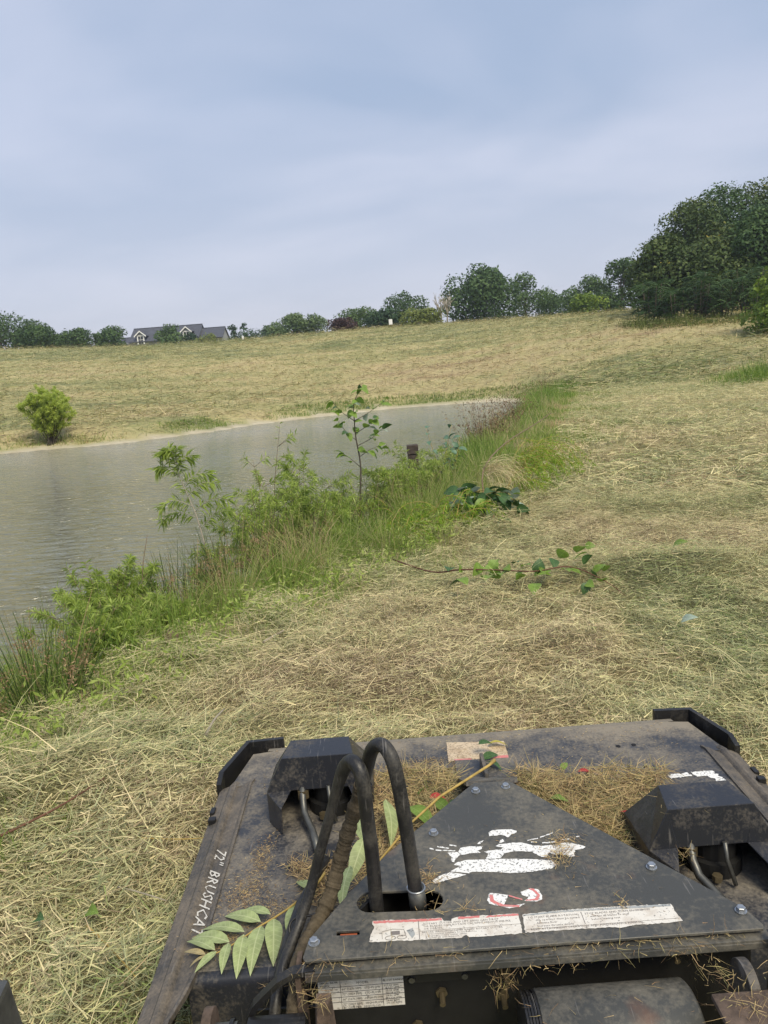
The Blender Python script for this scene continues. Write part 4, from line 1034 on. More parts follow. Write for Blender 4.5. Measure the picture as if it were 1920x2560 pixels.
# ---- decals
def poly_sheet(name, polys, z, mat, parent, jag=0.0, seed=0):
    rng = np.random.default_rng(seed); bm = bmesh.new()
    for p in polys:
        pts = []
        for i in range(len(p)):
            a = np.array(p[i]); b = np.array(p[(i+1) % len(p)]); L = np.hypot(*(b-a)); k = max(1, int(L/0.005))
            for t in range(k):
                q = a+(b-a)*t/k
                if t: q = q + rng.normal(0, jag, 2)
                pts.append(q)
        vs = [bm.verts.new((q[0], q[1], z)) for q in pts]
        f = bm.faces.new(vs)
    bmesh.ops.triangulate(bm, faces=bm.faces[:], ngon_method='EAR_CLIP')
    for f in bm.faces:
        if f.normal.z < 0: f.normal_flip()
    me = bpy.data.meshes.new(name); bm.to_mesh(me); bm.free(); me.materials.append(mat)
    return link(name, me, parent)
W_ = [[(0.2078,1.7924),(0.2187,1.8012),(0.2408,1.8011),(0.2680,1.7986),(0.2803,1.7902),(0.2773,1.7814),(0.2644,1.7785),(0.2541,1.7662),(0.2473,1.7738),(0.2373,1.7796),(0.2205,1.7772),(0.2068,1.7766)],
 [(0.2324,1.7578),(0.2397,1.7613),(0.2411,1.7501),(0.2317,1.7455),(0.2280,1.7473)],[(0.1726,1.7497),(0.1796,1.7576),(0.1911,1.7620),(0.1811,1.7487),(0.1742,1.7473)],
 [(0.2160,1.7344),(0.2258,1.7419),(0.2444,1.7409),(0.2583,1.7436),(0.2845,1.7404),(0.3085,1.7266),(0.3340,1.7213),(0.3607,1.7224),(0.3886,1.7276),(0.4087,1.7230),(0.4271,1.7121),(0.4356,1.7047),(0.4258,1.6974),(0.4069,1.6955),(0.4018,1.6856),(0.4012,1.6733),(0.3876,1.6708),(0.3820,1.6797),(0.3522,1.6853),(0.3434,1.6926),(0.3322,1.6774),(0.3195,1.6789),(0.3030,1.6996),(0.2781,1.7068),(0.2519,1.7078),(0.2324,1.7018),(0.2220,1.6864),(0.2006,1.6828),(0.1856,1.6866),(0.1937,1.7064),(0.1845,1.7159),(0.2007,1.7182),(0.2274,1.7193),(0.2340,1.7270)],
 [(0.1218,1.7235),(0.1287,1.7376),(0.1506,1.7415),(0.1849,1.7373),(0.1808,1.7270),(0.1694,1.7220),(0.1761,1.7127),(0.1524,1.7135),(0.1308,1.7097),(0.1233,1.7127)],
 [(0.0943,1.7225),(0.1190,1.7225),(0.1274,1.7143),(0.1124,1.6973),(0.1070,1.6836),(0.1021,1.6862),(0.1015,1.7069)],
 [(0.1047,1.6737),(0.1147,1.6827),(0.1362,1.6883),(0.1699,1.6864),(0.2062,1.6850),(0.2470,1.6801),(0.2849,1.6748),(0.3224,1.6683),(0.3416,1.6620),(0.3492,1.6451),(0.3350,1.6329),(0.3143,1.6314),(0.2880,1.6267),(0.2577,1.6263),(0.2279,1.6297),(0.1986,1.6362),(0.1687,1.6405),(0.1461,1.6431),(0.1379,1.6382),(0.1182,1.6443),(0.0933,1.6500),(0.1071,1.6594),(0.1209,1.6678)],
 [(0.0489,1.6214),(0.0666,1.6366),(0.0930,1.6472),(0.1128,1.6410),(0.1311,1.6350),(0.1165,1.6290),(0.0905,1.6224),(0.0646,1.6139),(0.0544,1.6113)],
 [(0.0710,1.7525),(0.0996,1.7412),(0.0992,1.7369),(0.0707,1.7482)],[(0.0659,1.7388),(0.0803,1.7349),(0.0799,1.7307),(0.0655,1.7345)],[(0.0816,1.7347),(0.1145,1.7299),(0.1140,1.7257),(0.0812,1.7305)],[(0.1023,1.7548),(0.1191,1.7484),(0.1187,1.7441),(0.1018,1.7505)],[(0.0505,1.7480),(0.0608,1.7424),(0.0605,1.7381),(0.0502,1.7437)],
 [(0.2997,1.7495),(0.3278,1.7549),(0.3269,1.7506),(0.2989,1.7452)],[(0.3076,1.7419),(0.3220,1.7402),(0.3211,1.7359),(0.3067,1.7376)],[(0.3340,1.7586),(0.3699,1.7735),(0.3689,1.7691),(0.3330,1.7542)],[(0.3343,1.7351),(0.3691,1.7352),(0.3681,1.7310),(0.3334,1.7309)],[(0.3826,1.7415),(0.4045,1.7432),(0.4034,1.7389),(0.3816,1.7372)],[(0.4236,1.7497),(0.4320,1.7509),(0.4309,1.7465),(0.4225,1.7454)]]
I_ = [[(0.1668,1.5407),(0.1752,1.5646),(0.1848,1.5636),(0.2171,1.5528),(0.2094,1.5360),(0.2024,1.5229),(0.2182,1.5178),(0.2498,1.5212),(0.2362,1.5124),(0.2121,1.5099),(0.1945,1.5186),(0.1810,1.5235),(0.1700,1.5299)],
 [(0.2464,1.5603),(0.2716,1.5702),(0.2876,1.5648),(0.2926,1.5427),(0.2900,1.5307),(0.2768,1.5252),(0.2491,1.5299),(0.2609,1.5409),(0.2480,1.5494)]]
IR_ = [[(0.1742,1.5576),(0.1816,1.5585),(0.1822,1.5390),(0.2001,1.5232),(0.2370,1.5164),(0.2336,1.5110),(0.2082,1.5147),(0.1922,1.5189),(0.1734,1.5365)],
 [(0.2664,1.5690),(0.2784,1.5676),(0.2882,1.5450),(0.2799,1.5283),(0.2514,1.5297),(0.2544,1.5328),(0.2739,1.5342),(0.2812,1.5458),(0.2746,1.5608)],[(0.2171,1.5528),(0.2457,1.5373),(0.2459,1.5320),(0.2186,1.5473)]]
A1_ = [[(-0.0929,1.5025),(0.0597,1.4956),(0.0636,1.4860),(0.0797,1.4843),(0.0816,1.4907),(0.0949,1.4952),(0.1441,1.4940),(0.2281,1.4917),(0.2261,1.4324),(0.1967,1.4323),(0.1468,1.4313),(0.1130,1.4326),(0.1071,1.4400),(0.0971,1.4318),(0.0385,1.4347),(0.0068,1.4354),(-0.0975,1.4393),(-0.1009,1.4412),(-0.0975,1.4611),(-0.0894,1.4841),(-0.0941,1.4928)]]
A2_ = [[(0.2372,1.4873),(0.3127,1.4915),(0.4107,1.4914),(0.5630,1.4862),(0.5640,1.4697),(0.5655,1.4490),(0.5690,1.4335),(0.5347,1.4305),(0.4715,1.4322),(0.4341,1.4263),(0.4163,1.4298),(0.3461,1.4322),(0.2872,1.4334),(0.2326,1.4325)]]
RS_ = [[(-0.0925,1.5015),(0.0590,1.4950),(0.0602,1.4880),(-0.0906,1.4940)],[(0.0955,1.4945),(0.1435,1.4935),(0.1420,1.4876),(0.0953,1.4876)],[(0.1625,1.4915),(0.2275,1.4912),(0.2285,1.4849),(0.1548,1.4869)]]
emb = poly_sheet("worn_emblem", W_, ZT+.0008, M['dwhite'], cover, 0.0007, 1)
ico = poly_sheet("no_step_symbol", I_, ZT+.0008, M['dwhite'], cover, 0.0005, 2); poly_sheet("red_ring", IR_, ZT+.0012, M['dred'], ico, 0.0003, 3)
la = poly_sheet("warning_label", A1_, ZT+.0008, M['dlabel'], cover, 0.0008, 4); poly_sheet("red_band", RS_, ZT+.0012, M['dred'], la, 0.0006, 5)
lb = poly_sheet("instruction_label", A2_, ZT+.0008, M['dlabel'], cover, 0.0008, 6)
poly_sheet("grey_band", [[(0.238,1.486),(0.322,1.4918),(0.562,1.4855),(0.5605,1.4787),(0.321,1.4853),(0.2385,1.4825)]], ZT+.0012, M['dgrey'], lb, 0.0006, 7)
_tc = {}
def lettering(name, lines, mat, parent, origin, xdir, ydir, size, gap=1.35, shear=0.0, narrow=1.0, bold=0.0):
    """flat printed words; origin is the left end of the first line's baseline"""
    V, F = [], []; xd, yd = Vector(xdir).normalized(), Vector(ydir).normalized()
    for i, tx in enumerate(lines):
        if not tx: continue
        if (tx, bold) not in _tc:
            cu = bpy.data.curves.new("lettering", 'FONT'); cu.body = tx; cu.resolution_u = 1; cu.offset = bold
            ob = bpy.data.objects.new("lettering", cu); COL.objects.link(ob)
            bpy.context.view_layer.update()
            me = bpy.data.meshes.new_from_object(ob)
            _tc[tx, bold] = ([tuple(v.co) for v in me.vertices], [tuple(p.vertices) for p in me.polygons])
            bpy.data.objects.remove(ob); bpy.data.curves.remove(cu); bpy.data.meshes.remove(me)
        vs, fs = _tc[tx, bold]; o = len(V)
        for (x, y, z) in vs:
            V.append(tuple(Vector(origin) + xd*((x*narrow+shear*y)*size) + yd*((y-i*gap)*size)))
        F += [tuple(k+o for k in f) for f in fs]
    me = bpy.data.meshes.new(name); me.from_pydata(V, [], F); me.materials.append(mat); me.update()
    return link(name, me, parent)
XP, YP = (1, -0.006, 0), (0, 1, 0)
lettering("warning_text", ["ROTARY CUTTER AND LIFT ARMS CAN DROP","OR BLADES CAN ROTATE CAUSING SERIOUS INJURY","OR DEATH."], M['dink_grey'], la, (0.018,1.478,ZT+.0013), XP, YP, 0.0074, 1.0, narrow=1.08)
lettering("warning_text", ["BEFORE SERVICING UNDER RAISED ROTARY CUTTER","   1. Disconnect auxiliary hoses before","   2. Support rotary cutter safely.","   3. Install lift arm support."], M['dink_grey'], la, (0.014,1.4535,ZT+.0013), XP, YP, 0.0066, 0.85, narrow=1.1)
mb = MB()
for b in ((0.007,0.0085,1.436,1.492),(0.009,0.226,1.4595,1.4602)): mb.box(b[0],b[1],b[2],b[3],ZT+.0010,ZT+.0013)
part(mb, "rule_line", M['dink_grey'], la)
mb = MB()
for cx, r in ((-0.055,.011),(-0.030,.010)):
    pts = [(cx+r*math.cos(k*math.pi/10), 1.4465+r*0.55*math.sin(k*math.pi/10), ZT+.0016) for k in range(21)]; mb.tube(pts, .0005, 4, cap=False)
mb.tube([(-0.072,1.445,ZT+.0016),(-0.073,1.466,ZT+.0016),(-0.05,1.472,ZT+.0016),(-0.025,1.469,ZT+.0016),(-0.022,1.452,ZT+.0016)], .0005, 4)
mb.box(-0.054,-0.034,1.455,1.466,ZT+.0010,ZT+.0014); part(mb, "loader_pictogram", M['dink_grey'], la)
poly_sheet("pictogram_blade", [[(-0.0191,1.4656),(-0.0049,1.4721),(-0.0014,1.4512),(-0.0088,1.4410)]], ZT+.0013, M['dgrey'], la, 0.0004, 8)
lettering("instruction_text", ["TO START BLADE ROTATION       STOP BLADES AND TURN ENGINE OFF","       the operator must be seated          wait for all blades to stop","       Activate flow                                 before leaving seat","       Increase throttle slowly","READ ATTACHMENT OPERATION AND MAINTENANCE MANUAL"], M['dink_grey'], lb, (0.246,1.4735,ZT+.0013), XP, YP, 0.0078, 1.15, narrow=1.05)
lettering("header_text", ["OPERATING INSTRUCTIONS"], M['dlabel'], lb, (0.30,1.4862,ZT+.0016), XP, YP, 0.0075, 1, narrow=1.6)
mb = MB(); mb.box(0.3635,0.3648,1.445,1.482,ZT+.0010,ZT+.0013); mb.box(0.236,0.565,1.4412,1.4418,ZT+.0010,ZT+.0013); part(mb, "rule_line", M['dink_grey'], lb)
# plate on the rear wall
Yw = 1.4310
def wall_sheet(name, x0, x1, z0, z1, mat, parent, y=Yw):
    mb = MB(); mb.add([(x0,y,z0),(x1,y,z0),(x1,y,z1),(x0,y,z1)], [(0,1,2,3)]); return part(mb, name, mat, parent)
idp = wall_sheet("identification_plate", -0.218, -0.034, 0.388, 0.470, M['dlabel'], frame)
mb = MB()
for z in (0.4605,0.444,0.431,0.4185,0.406): mb.box(-0.218,-0.034,Yw-.0008,Yw-.0003,z-.0004,z+.0004)
for x in (-0.170,-0.080): mb.box(x-.0004,x+.0004,Yw-.0009,Yw-.0004,0.388,0.4605)
part(mb, "table_rules", M['dink'], idp)
XW, ZW = (1,0,0), (0,0,1)
lettering("table_text", ["MOTOR IDENTIFICATION"], M['dink'], idp, (-0.172,Yw-.0010,0.4625), XW, ZW, 0.0085, 1, narrow=0.95)
lettering("table_text", ["SERIAL NUM","PREFIX"], M['dink'], idp, (-0.214,Yw-.0010,0.4535), XW, ZW, 0.0070, 1.05)
lettering("table_text", ["MODEL"], M['dink'], idp, (-0.135,Yw-.0010,0.4495), XW, ZW, 0.0080, 1)
lettering("table_text", ["FLOW RANGE"], M['dink'], idp, (-0.078,Yw-.0010,0.4505), XW, ZW, 0.0070, 1)
for k, (a, b, c, d) in enumerate([("B27K",'66" (1676 MM)   STD-FLOW',"15-24 GPM","(57-91 LPM)"),("",'72" (1829 MM)   STD-FLOW',"15-26 GPM","(57-98 LPM)"),("",'66" (1676 MM)   HIGH-FLOW',"24-36 GPM","(91-136 LPM)"),("",'72" (1829 MM)   HIGH-FLOW',"24-40 GPM","(91-151 LPM)")]):
    z = 0.4355-0.0127*k
    lettering("table_text", [a], M['dink'], idp, (-0.203,Yw-.0010,z), XW, ZW, 0.0075, 1)
    lettering("table_text", [b], M['dink'], idp, (-0.1675,Yw-.0010,z), XW, ZW, 0.0078, 1, narrow=0.9)
    lettering("table_text", [c, d], M['dink'], idp, (-0.074,Yw-.0010,z+.0025), XW, ZW, 0.0062, 0.95)
lettering("table_text", ['80" (2032 MM)   HIGH FLOW'], M['dink'], idp, (-0.1675,Yw-.0010,0.3895), XW, ZW, 0.0072, 1, narrow=0.9)
sp = wall_sheet("serial_plate", -0.018, 0.100, 0.440, 0.488, flat_mat("serial_plate_black", (0.014,0.014,0.014), 0.5), frame)
mb = MB(); rng = np.random.default_rng(9); x = -0.012
while x < 0.092:
    w = 0.0006+0.0014*rng.random(); mb.box(x, x+w, Yw-.0009, Yw-.0004, 0.4755, 0.4845); x += w+0.0006+0.001*rng.random()
part(mb, "barcode", flat_mat("barcode_grey", (0.22,0.21,0.20), 0.6), sp)
for x in (-0.016, 0.098):
    mb = MB(); mb.tube([(x,Yw-.0002,0.449),(x,Yw-.004,0.449)], .0068, 14); part(mb, "rivet", M['steel'], sp)
# lettering along the left rail: read from the machine's left side
lettering("side_lettering", ['72"  BRUSHCAT'], M['letter'], rail_l, (-0.5775,2.095,0.3512), (0,-1,0), (0.036,0,0.010), 0.054, 1, shear=0.9, narrow=0.94, bold=0.006)
# deck labels
dl = poly_sheet("weathered_label", [[(0.165,2.620),(0.375,2.598),(0.371,2.478),(0.160,2.482)]], ZD+.0030, M['dpaper'], deck, 0.0009, 11)
poly_sheet("red_strip", [[(0.180,2.488),(0.240,2.484),(0.243,2.470),(0.185,2.473)],[(0.283,2.489),(0.371,2.489),(0.370,2.472),(0.280,2.474)]], ZD+.0072, M['dred'], dl, 0.0006, 12)
poly_sheet("peeled_label", [[(0.86,2.298),(0.93,2.300),(0.935,2.280),(0.865,2.272)],[(0.94,2.305),(1.010,2.302),(1.028,2.235),(1.036,2.160),(1.020,2.165),(1.002,2.230),(0.985,2.270),(0.945,2.280)]], ZD+.0012, M['dwhite'], deck, 0.0022, 13)
for (x, y) in ((0.764,2.504),(0.820,2.506),(0.754,2.354),(0.810,2.356)):
    mb = MB(); mb.tube([(x,y,ZD+.0003),(x,y,ZD+.0012)], .0085, 14); part(mb, "bolt_hole", M['interior'], deck)

# ------------------------------------------------------------------ loader arm at the picture's edge
mb = MB()
mb.hexa([(-0.70,0.70,0.86),(-0.478,0.70,0.86),(-0.462,0.73,0.86),(-0.462,0.80,0.86),(-0.70,0.80,0.86)], [(-0.70,0.70,1.085),(-0.482,0.70,1.085),(-0.470,0.72,1.08),(-0.480,0.79,1.075),(-0.70,0.79,1.075)])
arm = empty("loader_arm", (-0.58,0.78,0.86)); tag(arm, "worn grey steel end of a loader arm at the bottom left corner", "loader arm")
o = mb.build("arm_bracket", M['steel'], arm, bevel=0.006); o.location = (0.58,-0.78,-0.86)
mb = MB(); mb.box(-0.72,-0.50,0.71,0.85,0.20,0.862); o = mb.build("arm_column", M['blackp'], arm, bevel=0.004); o.location = (0.58,-0.78,-0.86)
# ------------------------------------------------------------------ leaves and clippings lying on the machine
def leaf_mesh(name, mat, L=1.0, W=0.32, fold=0.10, curl=0.12, seg=7, tip=1.6):
    """pointed leaf along +x with a folded midrib; unit length"""
    v, f, r = [], [], []
    for i in range(seg+1):
        u = i/seg; w = W*0.5*(math.sin(math.pi*u**0.8)**0.9)*(1-0.15*u) + (0.004 if 0 < i < seg else 0)
        z = curl*math.sin(math.pi*u)*0.6 - curl*u*u
        v += [(u, -w, z+fold*w), (u, 0, z-fold*w*0.6), (u, w, z+fold*w)]
    for i in range(seg):
        a = 3*i; f += [(a,a+3,a+4,a+1),(a+1,a+4,a+5,a+2)]
    me = bpy.data.meshes.new(name); me.from_pydata(v, [], f); me.materials.append(mat)
    at = me.attributes.new("rnd", 'FLOAT', 'FACE'); at.data.foreach_set("value", [0.45+0.1*(i % 2) for i in range(len(f))])
    me.polygons.foreach_set("use_smooth", [True]*len(f)); me.update(); return me
def veined(name, base, pale, rough=0.5, trans=0.2):
    m, nt, out = new_mat(name)
    tcn = N(nt, "ShaderNodeTexCoord"); sx = N(nt, "ShaderNodeSeparateXYZ"); nt.links.new(tcn.outputs['Object'], sx.inputs[0])
    ay = math_n(nt, 'ABSOLUTE', sx.outputs[1])
    vein = math_n(nt, 'SINE', math_n(nt, 'MULTIPLY', math_n(nt, 'SUBTRACT', sx.outputs[0], math_n(nt, 'MULTIPLY', ay, 0.7)), 62.0))
    r1 = ramp(nt, [(0.80, (0, 0, 0)), (1.0, (0.45,)*3)]); nt.links.new(vein, r1.inputs[0])
    r2 = ramp(nt, [(0.0, (1, 1, 1)), (0.018, (0, 0, 0))]); nt.links.new(ay, r2.inputs[0])
    mxf = math_n(nt, 'MAXIMUM', r1.outputs[0], r2.outputs[0])
    no = N(nt, "ShaderNodeTexNoise", Scale=5.0, Detail=5.0); nt.links.new(tcn.outputs['Object'], no.inputs['Vector'])
    rb = ramp(nt, [(0.3, [c*0.72 for c in base]), (0.7, [c*1.2 for c in base])]); nt.links.new(no.outputs[0], rb.inputs[0])
    mx = N(nt, "ShaderNodeMixRGB"); mx.inputs[2].default_value = (*pale, 1); nt.links.new(mxf, mx.inputs[0]); nt.links.new(rb.outputs[0], mx.inputs[1])
    p = N(nt, "ShaderNodeBsdfPrincipled", Roughness=rough); nt.links.new(mx.outputs[0], p.inputs['Base Color'])
    t = N(nt, "ShaderNodeBsdfTranslucent"); nt.links.new(mx.outputs[0], t.inputs[0])
    s = N(nt, "ShaderNodeMixShader"); s.inputs[0].default_value = trans; nt.links.new(p.outputs[0], s.inputs[1]); nt.links.new(t.outputs[0], s.inputs[2]); nt.links.new(s.outputs[0], out.inputs[0])
    return m
M['frond'] = veined("frond_leaf", (0.35,0.42,0.18), (0.54,0.60,0.31))
M['frond_young'] = veined("young_frond_leaf", (0.40,0.32,0.15), (0.52,0.46,0.26))
M['leafgreen'] = veined("green_leaf", (0.20,0.32,0.05), (0.30,0.42,0.11), trans=0.35)
M['leafdark'] = veined("dark_green_leaf", (0.05,0.115,0.030), (0.12,0.2,0.07))
M['leafsilver'] = veined("silver_leaf", (0.36,0.45,0.36), (0.5,0.56,0.45))
M['leafyellow'] = veined("yellow_leaf", (0.55,0.48,0.08), (0.6,0.55,0.2))
M['leafred'] = veined("red_leaf", (0.50,0.05,0.04), (0.5,0.12,0.08))
M['twig'] = flat_mat("twig_bark", (0.20,0.15,0.10), 0.85, var=0.4, scale=40, spec=0.2)
M['twig_pale'] = flat_mat("bleached_twig", (0.34,0.30,0.23), 0.85, var=0.25, scale=40, spec=0.2)
M['twig_red'] = flat_mat("reddish_stem", (0.15,0.075,0.05), 0.7, var=0.3, scale=30, spec=0.2)
M['stalk'] = flat_mat("yellow_stalk", (0.42,0.30,0.09), 0.6, var=0.3, scale=30, spec=0.3)
LEAF = {k: leaf_mesh("leaflet", M[k]) for k in ('frond', 'frond_young')}
LEAFW = {k: leaf_mesh("leaf", M[k], W=0.62, fold=0.18, curl=0.18) for k in ('leafgreen', 'leafdark', 'leafsilver', 'leafyellow', 'leafred')}
LEAFN = {k: leaf_mesh("leaf", M[k], W=0.42, fold=0.2, curl=0.2) for k in ('leafgreen', 'leafdark', 'leafyellow', 'leafred')}
def put_leaf(me, name, base, tip, parent, width=1.0, roll=0.0, pl=None):
    b, t = Vector(base), Vector(tip); d = t-b; L = d.length
    q = d.to_track_quat('X', 'Z')
    o = link(name, me, parent)
    o.rotation_mode = 'QUATERNION'; o.rotation_quaternion = q @ Euler((roll, 0, 0)).to_quaternion()
    o.scale = (L, L*width, L); o.location = b - (pl if pl is not None else Vector((0,0,0)))
    return o
RO = Vector((-0.38, 1.72, 0.372))
fr = empty("leaf_frond", RO); tag(fr, "long pale green compound leaf lying across the left of the deck", "leaf")
mb = MB(); mb.tube([(x-RO.x, y-RO.y, z-RO.z) for x, y, z in smooth_path([(-0.235,1.875,0.400),(-0.256,1.843,0.392),(-0.308,1.781,0.386),(-0.353,1.739,0.384),(-0.390,1.710,0.383),(-0.433,1.670,0.382),(-0.468,1.643,0.380),(-0.509,1.625,0.378)], 4)], [0.0036-0.0024*i/28 for i in range(29)], 8)
mb.build("rachis", M['stalk'], fr, True)
LL = [((-0.368,1.751),(-0.464,1.798)),((-0.390,1.726),(-0.498,1.783)),((-0.426,1.694),(-0.545,1.737)),((-0.458,1.663),(-0.570,1.717)),((-0.489,1.639),(-0.576,1.702)),((-0.509,1.627),(-0.571,1.654)),((-0.507,1.624),(-0.549,1.609)),((-0.484,1.635),(-0.530,1.588)),((-0.460,1.661),(-0.464,1.576)),((-0.427,1.686),(-0.427,1.570)),((-0.388,1.714),(-0.398,1.575)),((-0.358,1.735),(-0.342,1.595)),((-0.308,1.784),(-0.306,1.649)),((-0.265,1.832),(-0.320,1.895))]
for i, (b, t) in enumerate(LL):
    k = 'frond_young' if i in (5, 6) else 'frond'
    put_leaf(LEAF[k], "leaflet", (*b, 0.383), (*t, 0.371+0.004*(i % 3)), fr, 1.02 if i not in (5, 6) else 0.8, roll=math.radians((-1)**i*6), pl=RO)
# a second frond stalk lying from the tongue down behind the hoses, with its leaflets
RO2 = Vector((0.06, 1.93, 0.36))
f2 = empty("leaf_frond", RO2); tag(f2, "broken compound leaf with yellow stalk lying behind the hoses on the cutter", "leaf")
mb = MB(); mb.tube([Vector(p)-RO2 for p in [(0.283,2.185,0.522),(0.262,2.16,0.52),(0.097,1.992,0.53),(0.013,1.896,0.52),(-0.146,1.700,0.47),(-0.19,1.655,0.44)]], [0.0065,0.0042,0.0036,0.0032,0.0026,0.002], 8); mb.build("stalk", M['stalk'], f2, True)
for i, (b, t, k) in enumerate([((-0.060,2.10,.47),(-0.040,1.955,.42),'frond'),((0.010,2.115,.43),(0.085,2.030,.41),'leafgreen'),((0.095,2.155,.42),(0.135,2.085,.42),'leafgreen'),((-0.120,1.905,.48),(-0.165,1.80,.42),'frond'),((-0.158,1.815,.46),(-0.184,1.69,.44),'frond'),((0.042,2.224,.40),(0.072,2.262,.41),'leafgreen'),((0.13,2.09,.44),(0.17,2.13,.43),'leafdark'),((-0.136,1.975,.50),(-0.122,1.885,.47),'frond'),((0.05,2.03,.44),(0.075,1.965,.42),'leafgreen')]):
    me = LEAF[k] if k in LEAF else LEAFN[k]
    put_leaf(me, "leaflet", b, t, f2, 1.1, roll=math.radians(20*((i*7) % 5-2)), pl=RO2)
for i, (b, t, k, lab) in enumerate([((0.311,2.560,.375),(0.382,2.557,.38),'leafyellow',"yellow leaf on the weathered label at the cutter's front"),
        ((0.269,2.490,.415),(0.335,2.522,.40),'leafdark',"dull green leaf lying on the upright tab of the cutter"),
        ((0.275,2.453,.378),(0.338,2.480,.385),'leafdark',"dark leaf lying beside the red strip on the deck"),
        ((0.283,2.420,.385),(0.332,2.375,.39),'leafdark',"dark leaf lying over the tongue of the cutter"),
        ((0.565,2.29,.40),(0.605,2.275,.41),'leafred',"red leaf on the dry clippings near the right motor cover"),
        ((0.075,2.20,.405),(0.125,2.185,.41),'leafred',"red leaf scrap on the clippings left of the tongue"),
        ((0.62,2.03,.415),(0.66,2.00,.42),'leafred',"reddish leaf in the clippings touching the right motor cover"),
        ((0.44,2.14,.405),(0.49,2.11,.42),'leafgreen',"small green leaf on the clippings right of the cover plate"),
        ((0.52,2.33,.385),(0.55,2.36,.40),'leafgreen',"small green leaf at the front edge of the clippings")]):
    o = empty("fallen_leaf", b); tag(o, lab, "leaf")
    put_leaf(LEAFN[k], "leaf_blade", b, t, o, 1.2, roll=0.3*((i % 3)-1), pl=Vector(b))

def clippings():
    """dry clippings caught on the machine: one loose mass"""
    rng = np.random.default_rng(21); lots = []
    def heap(poly_fn, n, zf, lmin, lmax, wmin=.0012, wmax=.003, green=0.25, hz=0.02, pit=0.25, sd=0.18):
        x, y = poly_fn(n); k = len(x)
        z = zf(x, y) + hz*rng.random(k)**1.5
        lots.append(strand_mesh("s", x, y, z, lmin+(lmax-lmin)*rng.random(k)**1.5, wmin+(wmax-wmin)*rng.random(k), rng.random(k)*6.28, rng.normal(0.02, pit, k), rng.normal(0, .9, k), rng.normal(0, .3, k), rng.normal(0, .6, k), np.clip(green+rng.normal(0, sd, k), 0, 1), 2, None))
    def tri(a, b, c):
        def f(n):
            u = rng.random((n, 2)); fl = u.sum(1) > 1; u[fl] = 1-u[fl]
            P = np.array(a)+np.outer(u[:, 0], np.array(b)-np.array(a))+np.outer(u[:, 1], np.array(c)-np.array(a)); return P[:, 0], P[:, 1]
        return f
    def blob(cx, cy, sx, sy): return lambda n: (cx+rng.normal(0, sx, n), cy+rng.normal(0, sy, n))
    flat_z = lambda z: (lambda x, y: np.full(len(x), z))
    pile = lambda x, y: 0.364 + 0.05*fbm(x*14+3, y*14, 2)
    heap(tri((0.37,2.33),(0.86,2.28),(0.60,1.75)), 5200, pile, .02, .10, green=.33, sd=.3)
    heap(tri((0.37,2.05),(0.37,2.36),(0.66,1.75)), 3000, pile, .02, .10, green=.35, sd=.3)
    heap(tri((-0.12,2.38),(0.17,2.38),(0.16,2.02)), 2400, pile, .02, .10, green=.4, sd=.3)
    heap(tri((-0.13,2.36),(0.16,2.02),(-0.14,1.72)), 2600, pile, .02, .10, green=.25)
    heap(tri((-0.36,1.98),(-0.17,1.98),(-0.22,1.72)), 900, flat_z(.364), .015, .06, green=.15)
    for (cx, cy, sx, sy, n) in ((-0.43,2.03,.018,.05,420),(-0.45,1.86,.035,.06,900),(-0.50,1.70,.03,.03,520),(-0.36,1.80,.03,.03,260),(0.06,2.49,.07,.018,500),(0.24,2.46,.03,.03,300)):
        heap(blob(cx, cy, sx, sy), n, flat_z(.3625), .004, .014, .0008, .002, green=.12, hz=.003, pit=.05)
    heap(lambda n: (-0.5+1.5*rng.random(n), 2.35+.32*rng.random(n)), 900, flat_z(.363), .004, .018, .0008, .002, green=.2, hz=.002, pit=.05)
    heap(lambda n: (-0.2+.9*rng.random(n), 1.41+.5*rng.random(n)), 160, lambda x, y: np.where((x > -0.2+(y-1.41)*.75) & (x < .68-(y-1.41)*.72), .5415, .366), .004, .02, .0008, .002, green=.2, hz=.001, pit=.04)
    for (cx, cy, sx, sy, n) in ((0.045,1.622,.022,.02,110),(0.376,1.69,.012,.03,90),(0.39,1.735,.03,.012,60),(0.10,1.515,.035,.008,34),(0.46,1.50,.012,.006,16),(0.35,1.66,.012,.02,40)):
        heap(blob(cx, cy, sx, sy), n, flat_z(.543), .012, .05, .001, .0022, green=.22, hz=.01, pit=.25)
    for (cx, cy, sx, sy, n, z) in ((-0.20,1.395,.035,.008,60,.526),(0.06,1.40,.16,.008,70,.527),(0.40,1.392,.10,.010,120,.522),(0.62,1.392,.05,.01,50,.522),(0.235,1.41,.045,.018,200,.500),(0.175,1.41,.014,.012,60,.44),(0.40,1.40,.06,.008,40,.500),(0.555,1.40,.018,.02,120,.51),(0.60,1.33,.02,.02,50,.50),(0.64,1.24,.05,.03,120,.512),(-0.205,1.335,.012,.012,45,.505),(-0.25,1.40,.010,.012,30,.47),(0.38,1.30,.11,.03,22,.482),(-0.28,1.52,.03,.03,60,.38),(0.70,1.795,.02,.03,80,.45)):
        heap(blob(cx, cy, sx, sy), n, flat_z(z), .012, .05, .0007, .0016, green=.25, hz=.014, pit=.45, sd=.28)
    for (cx, cy) in ((-0.265,2.28),(0.785,1.86)):
        heap(blob(cx, cy, .06, .03), 60, flat_z(.557), .004, .03, .0008, .002, green=.2, hz=.001, pit=.03)
    strand_object("hay_clippings", lots, M['clip'], "dry grass clippings caught on and between the plates of the cutter", "clippings")
clippings()

